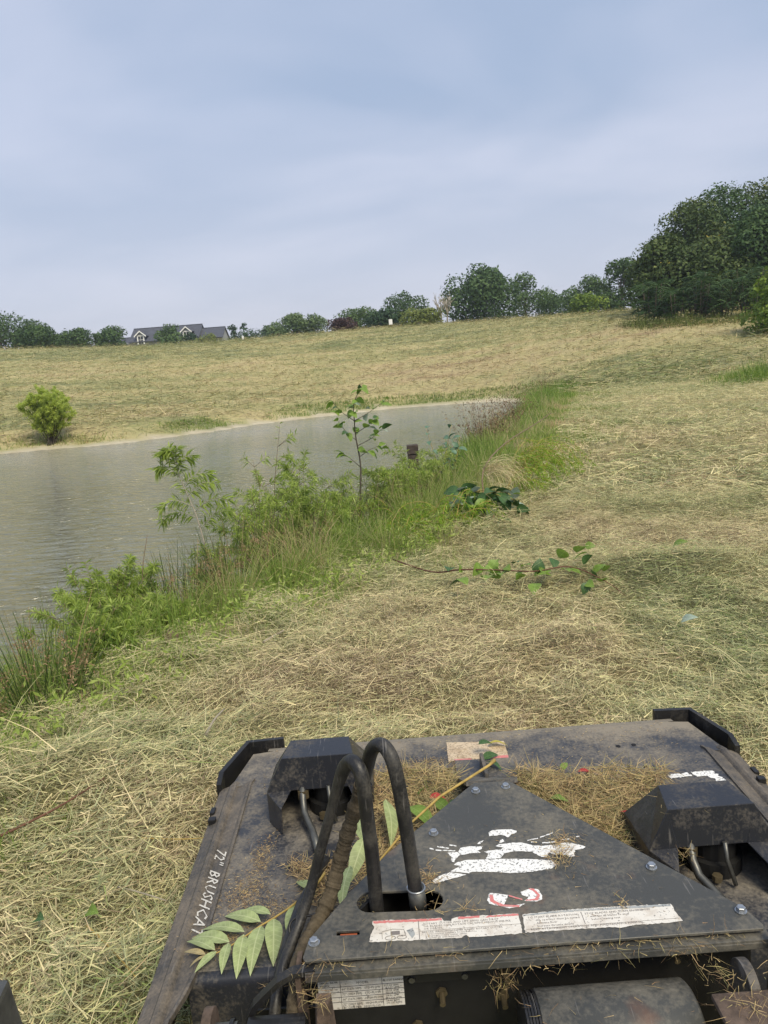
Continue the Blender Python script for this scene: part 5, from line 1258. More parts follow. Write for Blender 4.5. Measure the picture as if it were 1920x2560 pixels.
# ------------------------------------------------------------------ sticks and leaves on the ground
def stick(name, pts, r, mat, label, cat="stick"):
    P = [Vector(p) for p in pts]; b = P[0].copy()
    mb = MB(); mb.tube([p-b for p in smooth_path(P, 4)], [r*(1-0.45*i/(4*(len(P)-1))) for i in range(4*(len(P)-1)+1)], 7)
    o = mb.build(name, mat, None, True); o.location = b; tag(o, label, cat); return o
def onG(x, y, h=0.05): return (x, y, gz(x, y)+h)
stick("stick", [onG(-0.90,3.32,.09), onG(-0.893,3.48,.10), onG(-0.88,3.64,.10)], .007, M['twig_pale'], "bleached straight stick on the hay left of the cutter's front corner")
stick("stick", [onG(-0.82,4.62,.09), onG(-0.76,4.70,.11), onG(-0.70,4.74,.12)], .009, M['twig_pale'], "short pale stick at the edge of the bank weeds")
stick("plant_stem", [onG(-1.58,2.55,.08), onG(-1.38,2.76,.11), onG(-1.23,2.92,.11)], .006, M['twig_red'], "reddish brown bent stem on the hay at the far left")
stick("plant_stem", [onG(-0.98,2.30,.10), onG(-0.88,2.245,.10), onG(-0.79,2.20,.09)], .0035, M['twig_pale'], "thin pale stalk pointing at the cutter's side rail")
stick("plant_stem", [onG(-1.02,2.12,.10), onG(-0.90,2.0,.10), onG(-0.80,1.90,.08)], .004, M['stalk'], "thin olive stalk near the bottom of the picture left of the rail")
stick("plant_stem", [onG(-1.00,2.55,.10), onG(-0.80,2.52,.11), onG(-0.66,2.52,.10)], .0025, M['stalk'], "fine yellow stalk lying across the hay beside the rail")
for (x, y, k, s, lab) in ((-1.05,2.20,'leafgreen',.10,"crumpled green leaf on the hay left of the rail"),(-1.20,2.17,'leafdark',.08,"small dark leaf left of the crumpled leaf on the hay"),(1.71,4.34,'leafsilver',.13,"single pale heart-shaped leaf on the hay to the right"),(2.24,5.85,'leafgreen',.16,"lone green leaf above the hay right of the cut branch")):
    b = Vector(onG(x, y, .09)); o = empty("fallen_leaf", b); tag(o, lab, "leaf")
    put_leaf(LEAFW[k], "leaf_blade", b, b+Vector((s*.5, -s*.5, s*.45)), o, 1.0, roll=.5, pl=b)
# ------------------------------------------------------------------ plants on the bank
M['rushm'] = leaf_mat("rush_stems", [(0.0, (0.03,0.06,0.014)), (0.45, (0.07,0.11,0.028)), (0.65, (0.13,0.15,0.05)), (0.8, (0.25,0.19,0.10)), (1.0, (0.36,0.26,0.15))], trans=0.05)
M['seed'] = leaf_mat("rush_seed_heads", [(0.0, (0.22,0.13,0.07)), (1.0, (0.42,0.29,0.16))], trans=0.1)
M['willow2'] = leaf_mat("willow_bank_leaves", [(0.0, (0.19,0.27,0.045)), (0.5, (0.35,0.46,0.09)), (1.0, (0.52,0.61,0.19))], trans=0.48)
M['goldenrod'] = leaf_mat("goldenrod_leaves", [(0.0, (0.14,0.26,0.025)), (0.5, (0.26,0.41,0.04)), (1.0, (0.42,0.54,0.07))], trans=0.45)
M['heath'] = leaf_mat("reddish_twigs", [(0.0, (0.12,0.075,0.045)), (0.5, (0.24,0.15,0.085)), (0.8, (0.30,0.22,0.11)), (1.0, (0.20,0.24,0.07))], trans=0.1)
M['bankgrass'] = leaf_mat("bank_grass", [(0.0, (0.11,0.20,0.03)), (0.35, (0.21,0.32,0.055)), (0.6, (0.34,0.41,0.11)), (0.8, (0.50,0.45,0.22)), (1.0, (0.58,0.45,0.26))], trans=0.4)
M['tealleaf'] = veined("blue_green_leaf", (0.11,0.21,0.13), (0.2,0.3,0.2))

def narrow_leaves(paths, per, L, W, rng, droop=0.35, spread=0.9, start=0.25):
    """slim leaves standing off a set of branch paths"""
    B, D = [], []
    for P in paths:
        P = np.array([tuple(p) for p in P]); seg = len(P)-1
        t = start+(1-start)*rng.random(per); i = np.minimum((t*seg).astype(int), seg-1); f = t*seg-i
        b = P[i]*(1-f)[:, None]+P[i+1]*f[:, None]; d = P[i+1]-P[i]; d /= np.maximum(np.linalg.norm(d, axis=1), 1e-6)[:, None]
        B.append(b); D.append(d)
    B = np.concatenate(B); D = np.concatenate(D); n = len(B)
    R = rng.normal(0, 1, (n, 3)); R -= (R*D).sum(1)[:, None]*D; R /= np.maximum(np.linalg.norm(R, axis=1), 1e-6)[:, None]
    d = D*(1-0.45*spread)+R*spread; d[:, 2] -= droop*rng.random(n); d /= np.linalg.norm(d, axis=1)[:, None]
    s = np.cross(d, rng.normal(0, 1, (n, 3))+np.array([0, 0, 1.5])); s /= np.maximum(np.linalg.norm(s, axis=1), 1e-6)[:, None]
    l = (L*(0.6+0.7*rng.random(n)))[:, None]; w = W*(0.7+0.6*rng.random(n))[:, None]/2
    m = B+d*l*0.45; tip = B+d*l; tip[:, 2] -= l[:, 0]*0.18
    V = np.stack([B, m-s*w, tip, m+s*w], 1)
    return V.reshape(-1, 3), np.arange(4*n).reshape(n, 4), np.clip(rng.normal(0.5, 0.24, n), 0, 1)

def rush(x, y, h, spread, n, label, seed, brown=0.25, lean=0.22, w=0.0075, rz=0.0):
    h *= 1.1; brown *= .65; n = int(n*1.25)
    rng = np.random.default_rng(500+seed); z0 = gz(x, y)
    t = empty("rush_clump", (x, y, z0)); tag(t, label, "rush", "rush clumps on the bank")
    a = rng.random(n)*6.28; r = spread*np.sqrt(rng.random(n))
    bx, by = r*np.cos(a), r*np.sin(a)
    hd = np.where(rng.random(n) < .8, a+rng.normal(0, .5, n), rng.random(n)*6.28)
    L = h*(0.55+0.5*rng.random(n))
    pit = np.pi/2 - np.abs(rng.normal(0, lean, n)) - 0.5*r/spread*lean
    V, F, R = strand_mesh("s", bx, by, ground_z(bx+x, by+y)-z0-.03, L, w*(0.8+.5*rng.random(n)), hd, pit, rng.normal(0, .15, n), np.abs(rng.normal(.08, .12, n)), rng.normal(0, 1.2, n), np.clip(rng.normal(.35, .22, n)+brown*(rng.random(n) < .5), 0, 1), 3, None, taper=.7)
    o = link("stems", mesh_np("stems", V, F, [M['rushm']], {"rnd": (R, 'FACE')}), t); o["kind"] = "stuff"
    # drooping brown flower tufts near the top of many stems
    V4 = V.reshape(n, 8, 3); k = rng.random(n) < 0.4
    c = (V4[k, 4]+V4[k, 5])/2; m = 26
    c = np.repeat(c, m, 0)+rng.normal(0, .018, (len(c)*m, 3))
    v, f = leaf_quads(c, rng.normal(0, 1, c.shape), np.full(len(c), .010), rng, .25)
    o = link("seed_heads", mesh_np("seed_heads", v, f, [M['seed']], {"rnd": (rng.random(len(f)), 'FACE')}), t); o["kind"] = "stuff"
rush(-2.02,4.15,0.62,.20,110,"rush clump with brown heads nearest the lower left corner",1,lean=.34)
rush(-2.35,3.75,0.50,.14,50,"small brownish rush clump leaning out at the left picture edge",2,brown=.5,lean=.5)
rush(-1.72,6.2,0.72,.26,150,"tall green rush clump just right of the low bright willow",3,lean=.2)
rush(-1.40,6.9,0.80,.32,190,"brownish rush clump behind the leaning willow sapling",4,brown=.5)
rush(-1.05,7.6,0.80,.32,180,"brown headed rush clump midway along the near bank",5,brown=.55)
rush(-0.72,8.5,0.86,.34,170,"dry rush clump left of the lone young tree",6,brown=.6)
rush(-0.28,9.1,0.85,.30,150,"dark dry rush clump around the foot of the young tree",7,brown=.6)
rush(0.10,10.2,0.85,.35,130,"olive rush clump between the young tree and the wooden post",8,brown=.45)
rush(0.55,11.4,0.8,.4,120,"olive rush clump below the wooden post",9,brown=.4)

def willow_shrub(name, x, y, h, w, label, seed, nst=14, per=70, L=.075, W=.011, mat='willow2', tipdir=(0,0), cat="shrub", group=None, r=.006):
    rng = np.random.default_rng(700+seed); z0 = gz(x, y)
    t = empty(name, (x, y, z0)); tag(t, label, cat, group)
    paths = []; mb = MB()
    for i in range(nst):
        a = rng.random()*6.28; rr = w*.5*math.sqrt(rng.random()); hh = h*(.6+.4*rng.random())*(1-.35*(rr/(w*.5))**2)
        e = Vector((rr*math.cos(a)+tipdir[0], rr*math.sin(a)+tipdir[1], hh)); b = Vector((rng.normal(0,.05), rng.normal(0,.05), -.05))
        m = b.lerp(e, .5)+Vector((-e.x*.18, -e.y*.18, h*.06))
        p = smooth_path([b, m, e], 4); paths.append(p); mb.tube(p, [r*(1-.8*k/8) for k in range(9)], 4)
        for j in range(3):
            s = p[3+int(rng.random()*5)]; d = Vector((rng.normal(0,1), rng.normal(0,1), .6)).normalized()
            q = [s, s+d*h*.10, s+d*h*.2+Vector((0,0,-.01))]; paths.append(q); mb.tube(q, [r*.5,r*.35,r*.15], 3)
    mb.build("stems", M['twig'], t, True)["kind"] = "stuff"
    V, F, R = narrow_leaves(paths, per, L, W, rng)
    o = link("foliage", mesh_np("foliage", V, F, [M[mat]], {"rnd": (R, 'FACE')}), t); o["kind"] = "stuff"
willow_shrub("willow_shrub", -2.30,6.0,0.92,1.25,"low bright green willow shrub at the water's edge",1,nst=34,per=95,tipdir=(-.05,.05))
willow_shrub("willow_shrub", -1.75,5.5,0.42,0.6,"small yellow-green willow sprout in front of the tall rushes",2,nst=12,per=40)
willow_shrub("willow_shrub", -1.0,8.9,1.72,1.55,"full pale green willow shrub left of the lone young tree",3,nst=32,per=95,L=.09)
willow_shrub("willow_shrub", -1.30,7.9,1.3,1.0,"bright willow shrub between the leaning sapling and the fuller willow",11,nst=20,per=60)
willow_shrub("willow_shrub", -0.55,8.3,0.85,.8,"low green willow shrub just left of the lone tree's foot",12,nst=18,per=60)
willow_shrub("willow_shrub", 0.15,9.4,1.05,1.05,"bushy green willow shrub right of the lone tree's foot",13,nst=20,per=60)
willow_shrub("willow_shrub", 0.75,11.6,1.25,1.0,"bushy green shrub below and right of the wooden post",14,nst=20,per=60)
willow_shrub("willow_shrub", -1.95,4.9,0.5,.7,"leafy low willow between the near rushes and the stump",15,nst=16,per=50)
willow_shrub("willow_shrub", -0.1,10.0,1.15,.8,"thin feathery willow right of the lone young tree by the water",4,nst=10,per=34)
willow_shrub("willow_shrub", -1.62,7.0,0.75,.6,"leafy willow sprouts at the foot of the leaning sapling",5,nst=12,per=40)
willow_shrub("willow_shrub", 0.42,12.4,1.45,1.0,"thin pale willow sprouts in front of the wooden post",7,nst=20,per=60,L=.09)
willow_shrub("willow_shrub", -2.75,5.2,0.42,.6,"thin willow sprouts between the near rushes and the water",6,nst=9,per=26)

def leaning_willow():
    rng = np.random.default_rng(31); b0 = Vector((-1.80,7.4,gz(-1.80,7.4)))
    t = empty("willow_sapling", b0); tag(t, "slender willow sapling leaning left over the water, pale stem", "sapling")
    main = smooth_path([Vector(p)-b0 for p in [(-1.80,7.4,b0.z-.05),(-1.76,7.4,-.11),(-1.79,7.4,.17),(-1.84,7.4,.46),(-1.92,7.4,.72),(-1.96,7.4,.92),(-1.94,7.4,1.10)]], 5)
    mb = MB(); mb.tube(main, [.011*(1-.8*i/(len(main)-1)) for i in range(len(main))], 6); mb.build("stem", M['bark_pale'], t, True)
    paths = [main[int(len(main)*.72):], main[int(len(main)*.55):]]; mb = MB()
    for (i, e) in [(14,(-.36,.05,-.02)),(16,(-.30,-.08,.02)),(18,(.30,.0,.10)),(20,(.26,.1,.08)),(22,(-.22,.0,.10)),(15,(.36,-.05,.10)),(24,(.15,.05,.10)),(25,(-.14,0,.12)),(27,(-.10,-.05,.06)),(12,(.30,.1,.14))]:
        s = main[i]; e = Vector(e); q = smooth_path([s, s+e*.5+Vector((0,0,.07)), s+e], 3); paths.append(q); mb.tube(q, [.004-.0005*k for k in range(7)], 4)
    mb.build("branches", M['bark_pale'], t, True)["kind"] = "stuff"
    V, F, R = narrow_leaves(paths, 80, .11, .015, rng, droop=.6, start=.1)
    o = link("foliage", mesh_np("foliage", V, F, [M['willow2']], {"rnd": (R*.85, 'FACE')}), t); o["kind"] = "stuff"
leaning_willow()
def whip_willow():
    rng = np.random.default_rng(32); x, y = -1.25, 9.0; b0 = Vector((x, y, gz(x, y)))
    t = empty("willow_sapling", b0); tag(t, "thin sparse willow whip standing left of the airy willow shrub", "sapling")
    paths = []; mb = MB()
    for (e, m) in (((.12,0,2.15),(-.05,0,1.1)),((-.25,.05,1.75),(-.12,0,.9)),((.28,0,1.6),(.15,0,.8))):
        p = smooth_path([(0,0,-.05), m, e], 6); paths.append(p); mb.tube(p, [.008*(1-.8*i/12) for i in range(13)], 5)
        for k in range(4):
            s = p[6+int(rng.random()*6)]; d = Vector((rng.choice([-1,1])*(.12+.1*rng.random()), rng.normal(0,.05), .12)); q = [s, s+d*.6, s+d]; paths.append(q); mb.tube(q, [.003,.0022,.001], 3)
    mb.build("stem", M['twig'], t, True)
    V, F, R = narrow_leaves(paths, 16, .10, .014, rng, droop=.5, start=.35)
    o = link("foliage", mesh_np("foliage", V, F, [M['willow2']], {"rnd": (R, 'FACE')}), t); o["kind"] = "stuff"
whip_willow()

def young_tree():
    rng = np.random.default_rng(41); b0 = Vector((-0.35,9.2,gz(-0.35,9.2)))
    t = empty("young_tree", b0); tag(t, "lone young tree with dark thin stem and broad bright leaves on the bank", "sapling")
    A = lambda x, z, dy=0.0: Vector((x, 9.2+dy, z))-b0
    main = smooth_path([A(-.35,b0.z-.05), A(-.26,.3), A(-.24,.6), A(-.27,.92), A(-.27,1.13), A(-.26,1.30), A(-.17,1.48)], 4)
    mb = MB(); mb.tube(main, [.013*(1-.75*i/(len(main)-1)) for i in range(len(main))], 6); mb.build("stem", M['bark'], t, True)
    br = [(A(-.27,1.10),A(-.42,1.22),A(-.52,1.36)), (A(-.27,1.10),A(-.10,1.18),A(.10,1.30,.1)), (A(-.26,.80),A(-.08,.88),A(.05,.98)), (A(-.26,.86),A(-.38,.98),A(-.46,1.12,-.1)), (A(-.25,.66),A(-.12,.74),A(.0,.78)), (A(-.25,.55),A(-.36,.66),A(-.44,.72)),(A(-.27,.95),A(-.15,1.02,-.1),A(-.02,1.12,-.15))]
    leaf_at = []
    for q in br:
        mb = MB(); mb.tube(smooth_path(q, 3), [.005-.0005*k for k in range(7)], 5); mb.build("branch", M['bark'], t, True)
        for u in (.45, .7, .88, 1.0): leaf_at.append((q[0].lerp(q[1], u*2) if u < .5 else q[1].lerp(q[2], (u-.5)*2), (q[2]-q[1]).normalized()))
    for u in (.42,.5,.58,.66,.72,.78,.83,.87,.91,.94,.97,1.0,1.0): leaf_at.append((main[int(u*(len(main)-1))], Vector((rng.choice([-1,1])*.7, 0, .4))))
    leaf_at += [(p+Vector((rng.normal(0,.03), rng.normal(0,.03), rng.normal(0,.03))), d) for p, d in leaf_at[::2]]
    for i, (p, d) in enumerate(leaf_at):
        dd = Vector((d.x+rng.normal(0,.55), d.y+rng.normal(0,.5), d.z*.5+rng.normal(-.25,.35))).normalized()
        s = .085+.055*rng.random()
        k = 'leafgreen' if rng.random() < .75 else ('leafdark' if rng.random() < .7 else 'leafsilver')
        put_leaf(LEAFW[k], "leaf", p, p+dd*s, t, 1.15, roll=rng.normal(0, .6))
young_tree()

def goldenrod(x, y, label, seed, n, L0, L1, dirs, mat='goldenrod', cat="weed"):
    rng = np.random.default_rng(800+seed); z0 = gz(x, y)
    t = empty("goldenrod_weed", (x, y, z0)); tag(t, label, cat, "goldenrod weeds on the bank")
    paths = []; mb = MB()
    for i in range(n):
        a = dirs[0]+dirs[1]*rng.normal(); L = L0+(L1-L0)*rng.random(); up = .35+.5*rng.random()
        b = Vector((rng.normal(0,.12), rng.normal(0,.12), 0)); d = Vector((math.cos(a), math.sin(a), 0))
        p = smooth_path([b, b+d*L*.35+Vector((0,0,L*up*.75)), b+d*L*.75+Vector((0,0,L*up*.8)), b+d*L+Vector((0,0,L*up*.4))], 4); paths.append(p)
        mb.tube(p, [.004-.0025*k/12 for k in range(13)], 4)
    mb.build("stems", M['stalk'], t, True)["kind"] = "stuff"
    V, F, R = narrow_leaves(paths, 85, .06, .009, rng, droop=.15, spread=.8, start=.2)
    o = link("foliage", mesh_np("foliage", V, F, [M[mat]], {"rnd": (R, 'FACE')}), t); o["kind"] = "stuff"
goldenrod(0.15,8.0,"bright yellow-green feathery weed in front of the broad-leaved heap",1,20,.35,.75,(1.0,1.3))
goldenrod(0.05,7.5,"low feathery green weed at the edge of the cut hay",2,10,.25,.45,(1.2,1.5))
goldenrod(1.75,10.4,"big feathery green weed arching right over the mown hay",3,34,.6,1.05,(-.1,.7))
goldenrod(1.55,9.3,"small yellow-green weed sprays below the big arching weed",4,12,.3,.6,(-.2,.6))
goldenrod(0.75,7.9,"feathery dark green weed under the heap of broad leaves",5,14,.3,.6,(-.2,1.2))

def leaf_heap():
    rng = np.random.default_rng(51); x, y = 1.05, 8.4; b0 = Vector((x, y, gz(x, y)))
    t = empty("cut_branch", b0); tag(t, "heap of cut branches with broad dark and silver leaves on the bank", "branch")
    tips = []
    for e, m in (((.42,-.35,.14),(.05,-.1,.34)),((.30,-.15,.30),(-.05,0,.30)),((-.35,-.3,.18),(-.2,-.1,.34)),((.15,-.55,.06),(.05,-.3,.26)),((-.15,-.5,.08),(-.1,-.3,.22)),((.45,.05,.10),(.25,.0,.30))):
        p = smooth_path([(-.3,.15,.12), m, e], 5); mb = MB(); mb.tube(p, [.006-.0004*k for k in range(11)], 5); mb.build("stem", M['stalk'], t, True); tips.append(p)
    for i in range(64):
        p = tips[i % 6]; s = p[3+int(rng.random()*7)]; d = Vector((rng.normal(.15,.6), rng.normal(-.35,.5), rng.normal(-.15,.5))).normalized(); L = .12+.10*rng.random()
        k = 'leafdark' if rng.random() < .72 else ('leafsilver' if rng.random() < .75 else 'leafgreen')
        put_leaf(LEAFW[k], "leaf", s, s+d*L, t, 1.05, roll=rng.normal(0,.8))
    put_leaf(LEAFW['leafred'], "leaf", Vector((.05,-.35,.16)), Vector((.12,-.40,.10)), t, 1.1)["label"] = "single orange red leaf"
leaf_heap()
def cut_vine():
    rng = np.random.default_rng(61); b0 = Vector((0.5,5.8,gz(.5,5.8)))
    t = empty("cut_branch", b0); tag(t, "cut leafy branch lying on the hay, round green leaves along it", "branch")
    pts = [(.05,6.55,.08),(.35,6.0,.12),(.55,5.72,.15),(.80,5.55,.15),(1.05,5.35,.15),(1.30,5.32,.15),(1.50,5.15,.12),(1.62,5.05,.06)]
    P = [Vector((a, b, gz(a, b)+c))-b0 for a, b, c in pts]; sp = smooth_path(P, 5)
    mb = MB(); mb.tube(sp, [.008-.005*i/(len(sp)-1) for i in range(len(sp))], 6); mb.build("stem", M['twig_red'], t, True)
    L = [(0.71,5.72),(0.83,5.8),(0.78,5.56),(0.72,5.41),(0.82,5.41),(0.55,5.72),(0.48,5.48),(0.48,5.83),(1.01,5.46),(1.09,5.39),(1.2,5.39),(1.3,5.53),(1.44,5.55),(1.34,5.31),(1.44,5.24),(1.48,5.15),(1.36,5.03),(1.01,5.16),(1.11,5.29),(0.88,5.5),(0.76,5.66),(0.80,5.70),(1.40,5.42),(1.26,5.26),(0.95,5.4),(1.5,5.3)]
    L += [(a+rng.normal(0,.07), b+rng.normal(0,.07)) for a, b in L[::2]]
    for i, (a, b) in enumerate(L):
        c = Vector((a, b, gz(a, b)+.11+.06*rng.random()))-b0; d = Vector((rng.normal(0,.7), rng.normal(-.4,.5), rng.normal(.15,.5))).normalized(); s = .075+.05*rng.random()
        if i in (11, 12): s = .13; d = Vector((.3,-.6,.6)).normalized()
        k = 'leafgreen' if rng.random() < .65 else 'leafdark'
        put_leaf(LEAFW[k], "leaf", c-d*s*.5, c+d*s*.5, t, 1.35, roll=rng.normal(0,.6))
cut_vine()
def teal_weed():
    rng = np.random.default_rng(71); x, y = 1.0, 12.0; b0 = Vector((x, y, gz(x, y)))
    t = empty("broadleaf_weed", b0); tag(t, "blue-green broad-leaved weed right of the wooden post", "weed")
    me = leaf_mesh("leaf", M['tealleaf'], W=.6, fold=.2, curl=.2)
    for e, m in (((.15,0,1.25),(.0,0,.6)),((-.25,0,1.22),(-.1,0,.6)),((.28,.05,1.05),(.15,0,.5)),((.05,.1,1.0),(.05,0,.5)),((.2,-.1,.8),(.1,0,.4))):
        p = smooth_path([(0,0,-.05), m, e], 5); mb = MB(); mb.tube(p, [.008-.0006*k for k in range(11)], 5); mb.build("stem", M['stalk'], t, True)
        for i in range(10):
            s = p[4+int(rng.random()*7)]; d = Vector((rng.normal(0,.8), rng.normal(0,.6), rng.normal(.1,.45))).normalized()
            put_leaf(me, "leaf", s, s+d*(.10+.06*rng.random()), t, 1.0, roll=rng.normal(0,.6))
teal_weed()
def heath(x, y, h, w, n, label, seed):
    rng = np.random.default_rng(900+seed); z0 = gz(x, y)
    t = empty("dry_shrub", (x, y, z0)); tag(t, label, "shrub", "reddish brown shrubs on the bank")
    a = rng.random(n)*6.28; r = w*.12*np.sqrt(rng.random(n))
    bx, by = r*np.cos(a), r*np.sin(a); hd = a+rng.normal(0,.5,n)
    V, F, R = strand_mesh("s", bx, by, np.full(n,-.03), h*(.5+.6*rng.random(n)), np.full(n,.008), hd, 1.57-np.abs(rng.normal(0,.42,n))*w/h, rng.normal(0,.3,n), np.abs(rng.normal(.1,.2,n)), rng.normal(0,1,n), rng.random(n), 3, None)
    o = link("twigs", mesh_np("twigs", V, F, [M['heath']], {"rnd": (R, 'FACE')}), t); o["kind"] = "stuff"
    c = V.reshape(n, 8, 3)[:, 3:8].reshape(-1, 3); c = np.repeat(c, 2, 0)+rng.normal(0,.03,(len(c)*2,3))
    v, f = leaf_quads(c, rng.normal(0,1,c.shape), np.full(len(c),.028), rng, .25)
    o = link("foliage", mesh_np("foliage", v, f, [M['heath']], {"rnd": (rng.random(len(f)), 'FACE')}), t); o["kind"] = "stuff"
heath(2.15,15.7,1.35,1.1,240,"dense reddish brown shrub on the bank behind the blue-green weed",1)
heath(3.0,18.5,1.25,1.1,170,"reddish brown shrub behind and right of the densest brown one",2)
heath(4.2,23.0,1.3,1.2,130,"small brown shrub farther along the bank near the pond's end",3)
heath(8.3,37.5,1.3,1.6,140,"faint brown weedy shrub at the far end of the bank",4)

def tussock(x, y, h, n, g0, seed):
    rng = np.random.default_rng(1500+seed); z0 = gz(x, y)
    t = empty("grass_tussock", (x, y, z0)); tag(t, "arching tussock of mixed green and tan grass on the near bank", "grass", "mixed grass tussocks on the near bank")
    a = rng.random(n)*6.28; r = .16*np.sqrt(rng.random(n)); bx, by = r*np.cos(a), r*np.sin(a)
    V, F, Rr = strand_mesh("s", bx, by, ground_z(bx+x, by+y)-z0-.02, h*(.5+.7*rng.random(n)), .004+.004*rng.random(n), a+rng.normal(0,.8,n), 1.57-np.abs(rng.normal(.1,.4,n)), rng.normal(0,.4,n), np.abs(rng.normal(.7,.5,n)), rng.normal(0,.8,n), np.clip(g0+rng.normal(0,.24,n),0,1), 3, None)
    o = link("blades", mesh_np("blades", V, F, [M['bankgrass']], {"rnd": (Rr, 'FACE')}), t); o["kind"] = "stuff"
for i, (x, y, h, g0) in enumerate([(-1.60,5.55,.48,.45),(-1.25,5.9,.55,.65),(-0.95,6.3,.5,.4),(-0.72,6.75,.6,.7),(-0.45,7.15,.55,.5),(-0.25,7.7,.6,.35),(0.0,7.2,.42,.6),(0.30,8.6,.6,.6),(0.55,9.3,.65,.4),(0.85,10.0,.62,.65),(1.15,10.9,.65,.45),(1.45,11.9,.7,.6),(-1.9,5.0,.42,.6),(-2.25,4.6,.45,.45),(1.75,13.2,.75,.5),(-1.0,7.0,.62,.75)]):
    tussock(x, y, h, 230, g0, i)
# wooden post standing in the shallows
mb = MB(); mb.box(-.11,.11,-.11,.11,-.2,.98); mb.box(-.115,.115,-.115,.115,.985,1.16)
po = empty("wooden_post", (0.70,16.2,WATER_Z)); tag(po, "dark weathered square wooden post standing at the water's edge", "post")
pm = flat_mat("weathered_wood", (0.075,0.06,0.05), .9, var=.4, scale=14, bump=.4, spec=.2)
mb = MB(); mb.box(-.11,.11,-.11,.11,-.5,.95); mb.build("post_shaft", pm, po, bevel=.008)
mb = MB(); mb.box(-.118,.118,-.118,.118,.972,1.16); mb.build("post_cap", pm, po, bevel=.01)
# old stump, stones, leaning dead stems
mb = MB(); rng = np.random.default_rng(8)
mb.tube([(0,0,-.1),(0.01,0,.06),(.02,.01,.11),(.035,.01,.14)], [.07,.058,.045,.012], 9)
st = mb.build("tree_stump", M['twig'], None); st.location = (-1.50,4.95,gz(-1.50,4.95)); tag(st, "small splintered brown stump among the bank weeds", "stump")
def stone(x, y, s, label):
    bm = bmesh.new(); bmesh.ops.create_icosphere(bm, subdivisions=2, radius=1)
    rg = np.random.default_rng(int(x*100) % 97+5)
    for v in bm.verts: v.co *= 1+.18*rg.normal(); v.co = Vector((v.co.x*s, v.co.y*s*.7, v.co.z*s*.5))
    me = bpy.data.meshes.new("stone"); bm.to_mesh(me); bm.free(); me.materials.append(flat_mat("pale_stone", (.50,.44,.28), .9, var=.3, scale=30, bump=.4))
    o = link("stone", me); o.location = (x, y, gz(x, y)+s*.3); tag(o, label, "stone")
stone(-1.72,4.98,.085,"pale yellowish stone beside the small stump on the bank")
stick("dead_branch", [(1.18,8.7,gz(1.18,8.7)), (1.19,8.9,.42), (1.6,9.8,.62), (2.3,11.2,.72), (2.75,12.2,.78)], .010, M['twig'], "dark bent dead stem arching over the leafy heap", "branch")
stick("dead_branch", [(-1.02,8.35,-.35), (-.80,8.4,.02), (-.66,8.45,.28)], .016, M['twig'], "short brown dead stick leaning beside the young tree's foot", "branch")
stick("dead_branch", [(-2.05,6.2,-.4), (-2.08,6.3,.1), (-2.0,6.35,.48)], .005, M['twig'], "thin dark dead stem rising from the low bright willow", "branch")
def dry_hank():
    rng = np.random.default_rng(99); n = 130; b0 = Vector((1.25,9.0,gz(1.25,9.0)))
    x = rng.normal(0,.05,n); y = rng.normal(0,.05,n)
    V, F, R = strand_mesh("s", x, y, np.full(n,.42)+rng.normal(0,.05,n), .4+.35*rng.random(n), np.full(n,.0045), rng.normal(-.5,.5,n), rng.normal(.35,.3,n), rng.normal(0,.3,n), 1.9+rng.normal(0,.4,n), rng.normal(0,.8,n), np.clip(rng.normal(.2,.1,n),0,1), 4, None)
    o = link("dry_grass_hank", mesh_np("dry_grass_hank", V, F, [M['straw']], {"rnd": (R, 'FACE')})); o.location = b0; tag(o, "hank of dry grey grass hung over the dead stem by the leafy heap", "grass")
dry_hank()

# far shore: yellow-green willow bush
def far_willow():
    rng = np.random.default_rng(13); x, y = -16.0, 38.0; z0 = gz(x, y); H = 1.75-z0
    t = empty("willow_bush", (x, y, z0)); tag(t, "round yellow-green willow bush on the far shore", "bush")
    mb = MB(); paths = []
    for i in range(46):
        a = rng.random()*6.28; q = math.sqrt(rng.random()); e = Vector((1.30*q*math.cos(a), 1.1*q*math.sin(a), H*(1.0-.42*q*q)*(.86+.14*rng.random())))
        p = smooth_path([(rng.normal(0,.12), rng.normal(0,.12), -.1), (e.x*.45, e.y*.45, e.z*.5), e], 4); mb.tube(p, [.028*(1-.85*k/8) for k in range(9)], 4); paths.append(p)
        for j in range(7):
            s = p[3+int(rng.random()*6)]; d = Vector((rng.normal(0,.4), rng.normal(0,.4), .35)).normalized()*(.3+.3*rng.random()); paths.append([s, s+d*.6, s+d])
    mb.build("stems", M['bark'], t, True)["kind"] = "stuff"
    V, F, R = narrow_leaves(paths, 92, .13, .032, rng, droop=.45, start=.25)
    o = link("foliage", mesh_np("foliage", V, F, [M['willow']], {"rnd": (R, 'FACE')}), t); o["kind"] = "stuff"
far_willow()

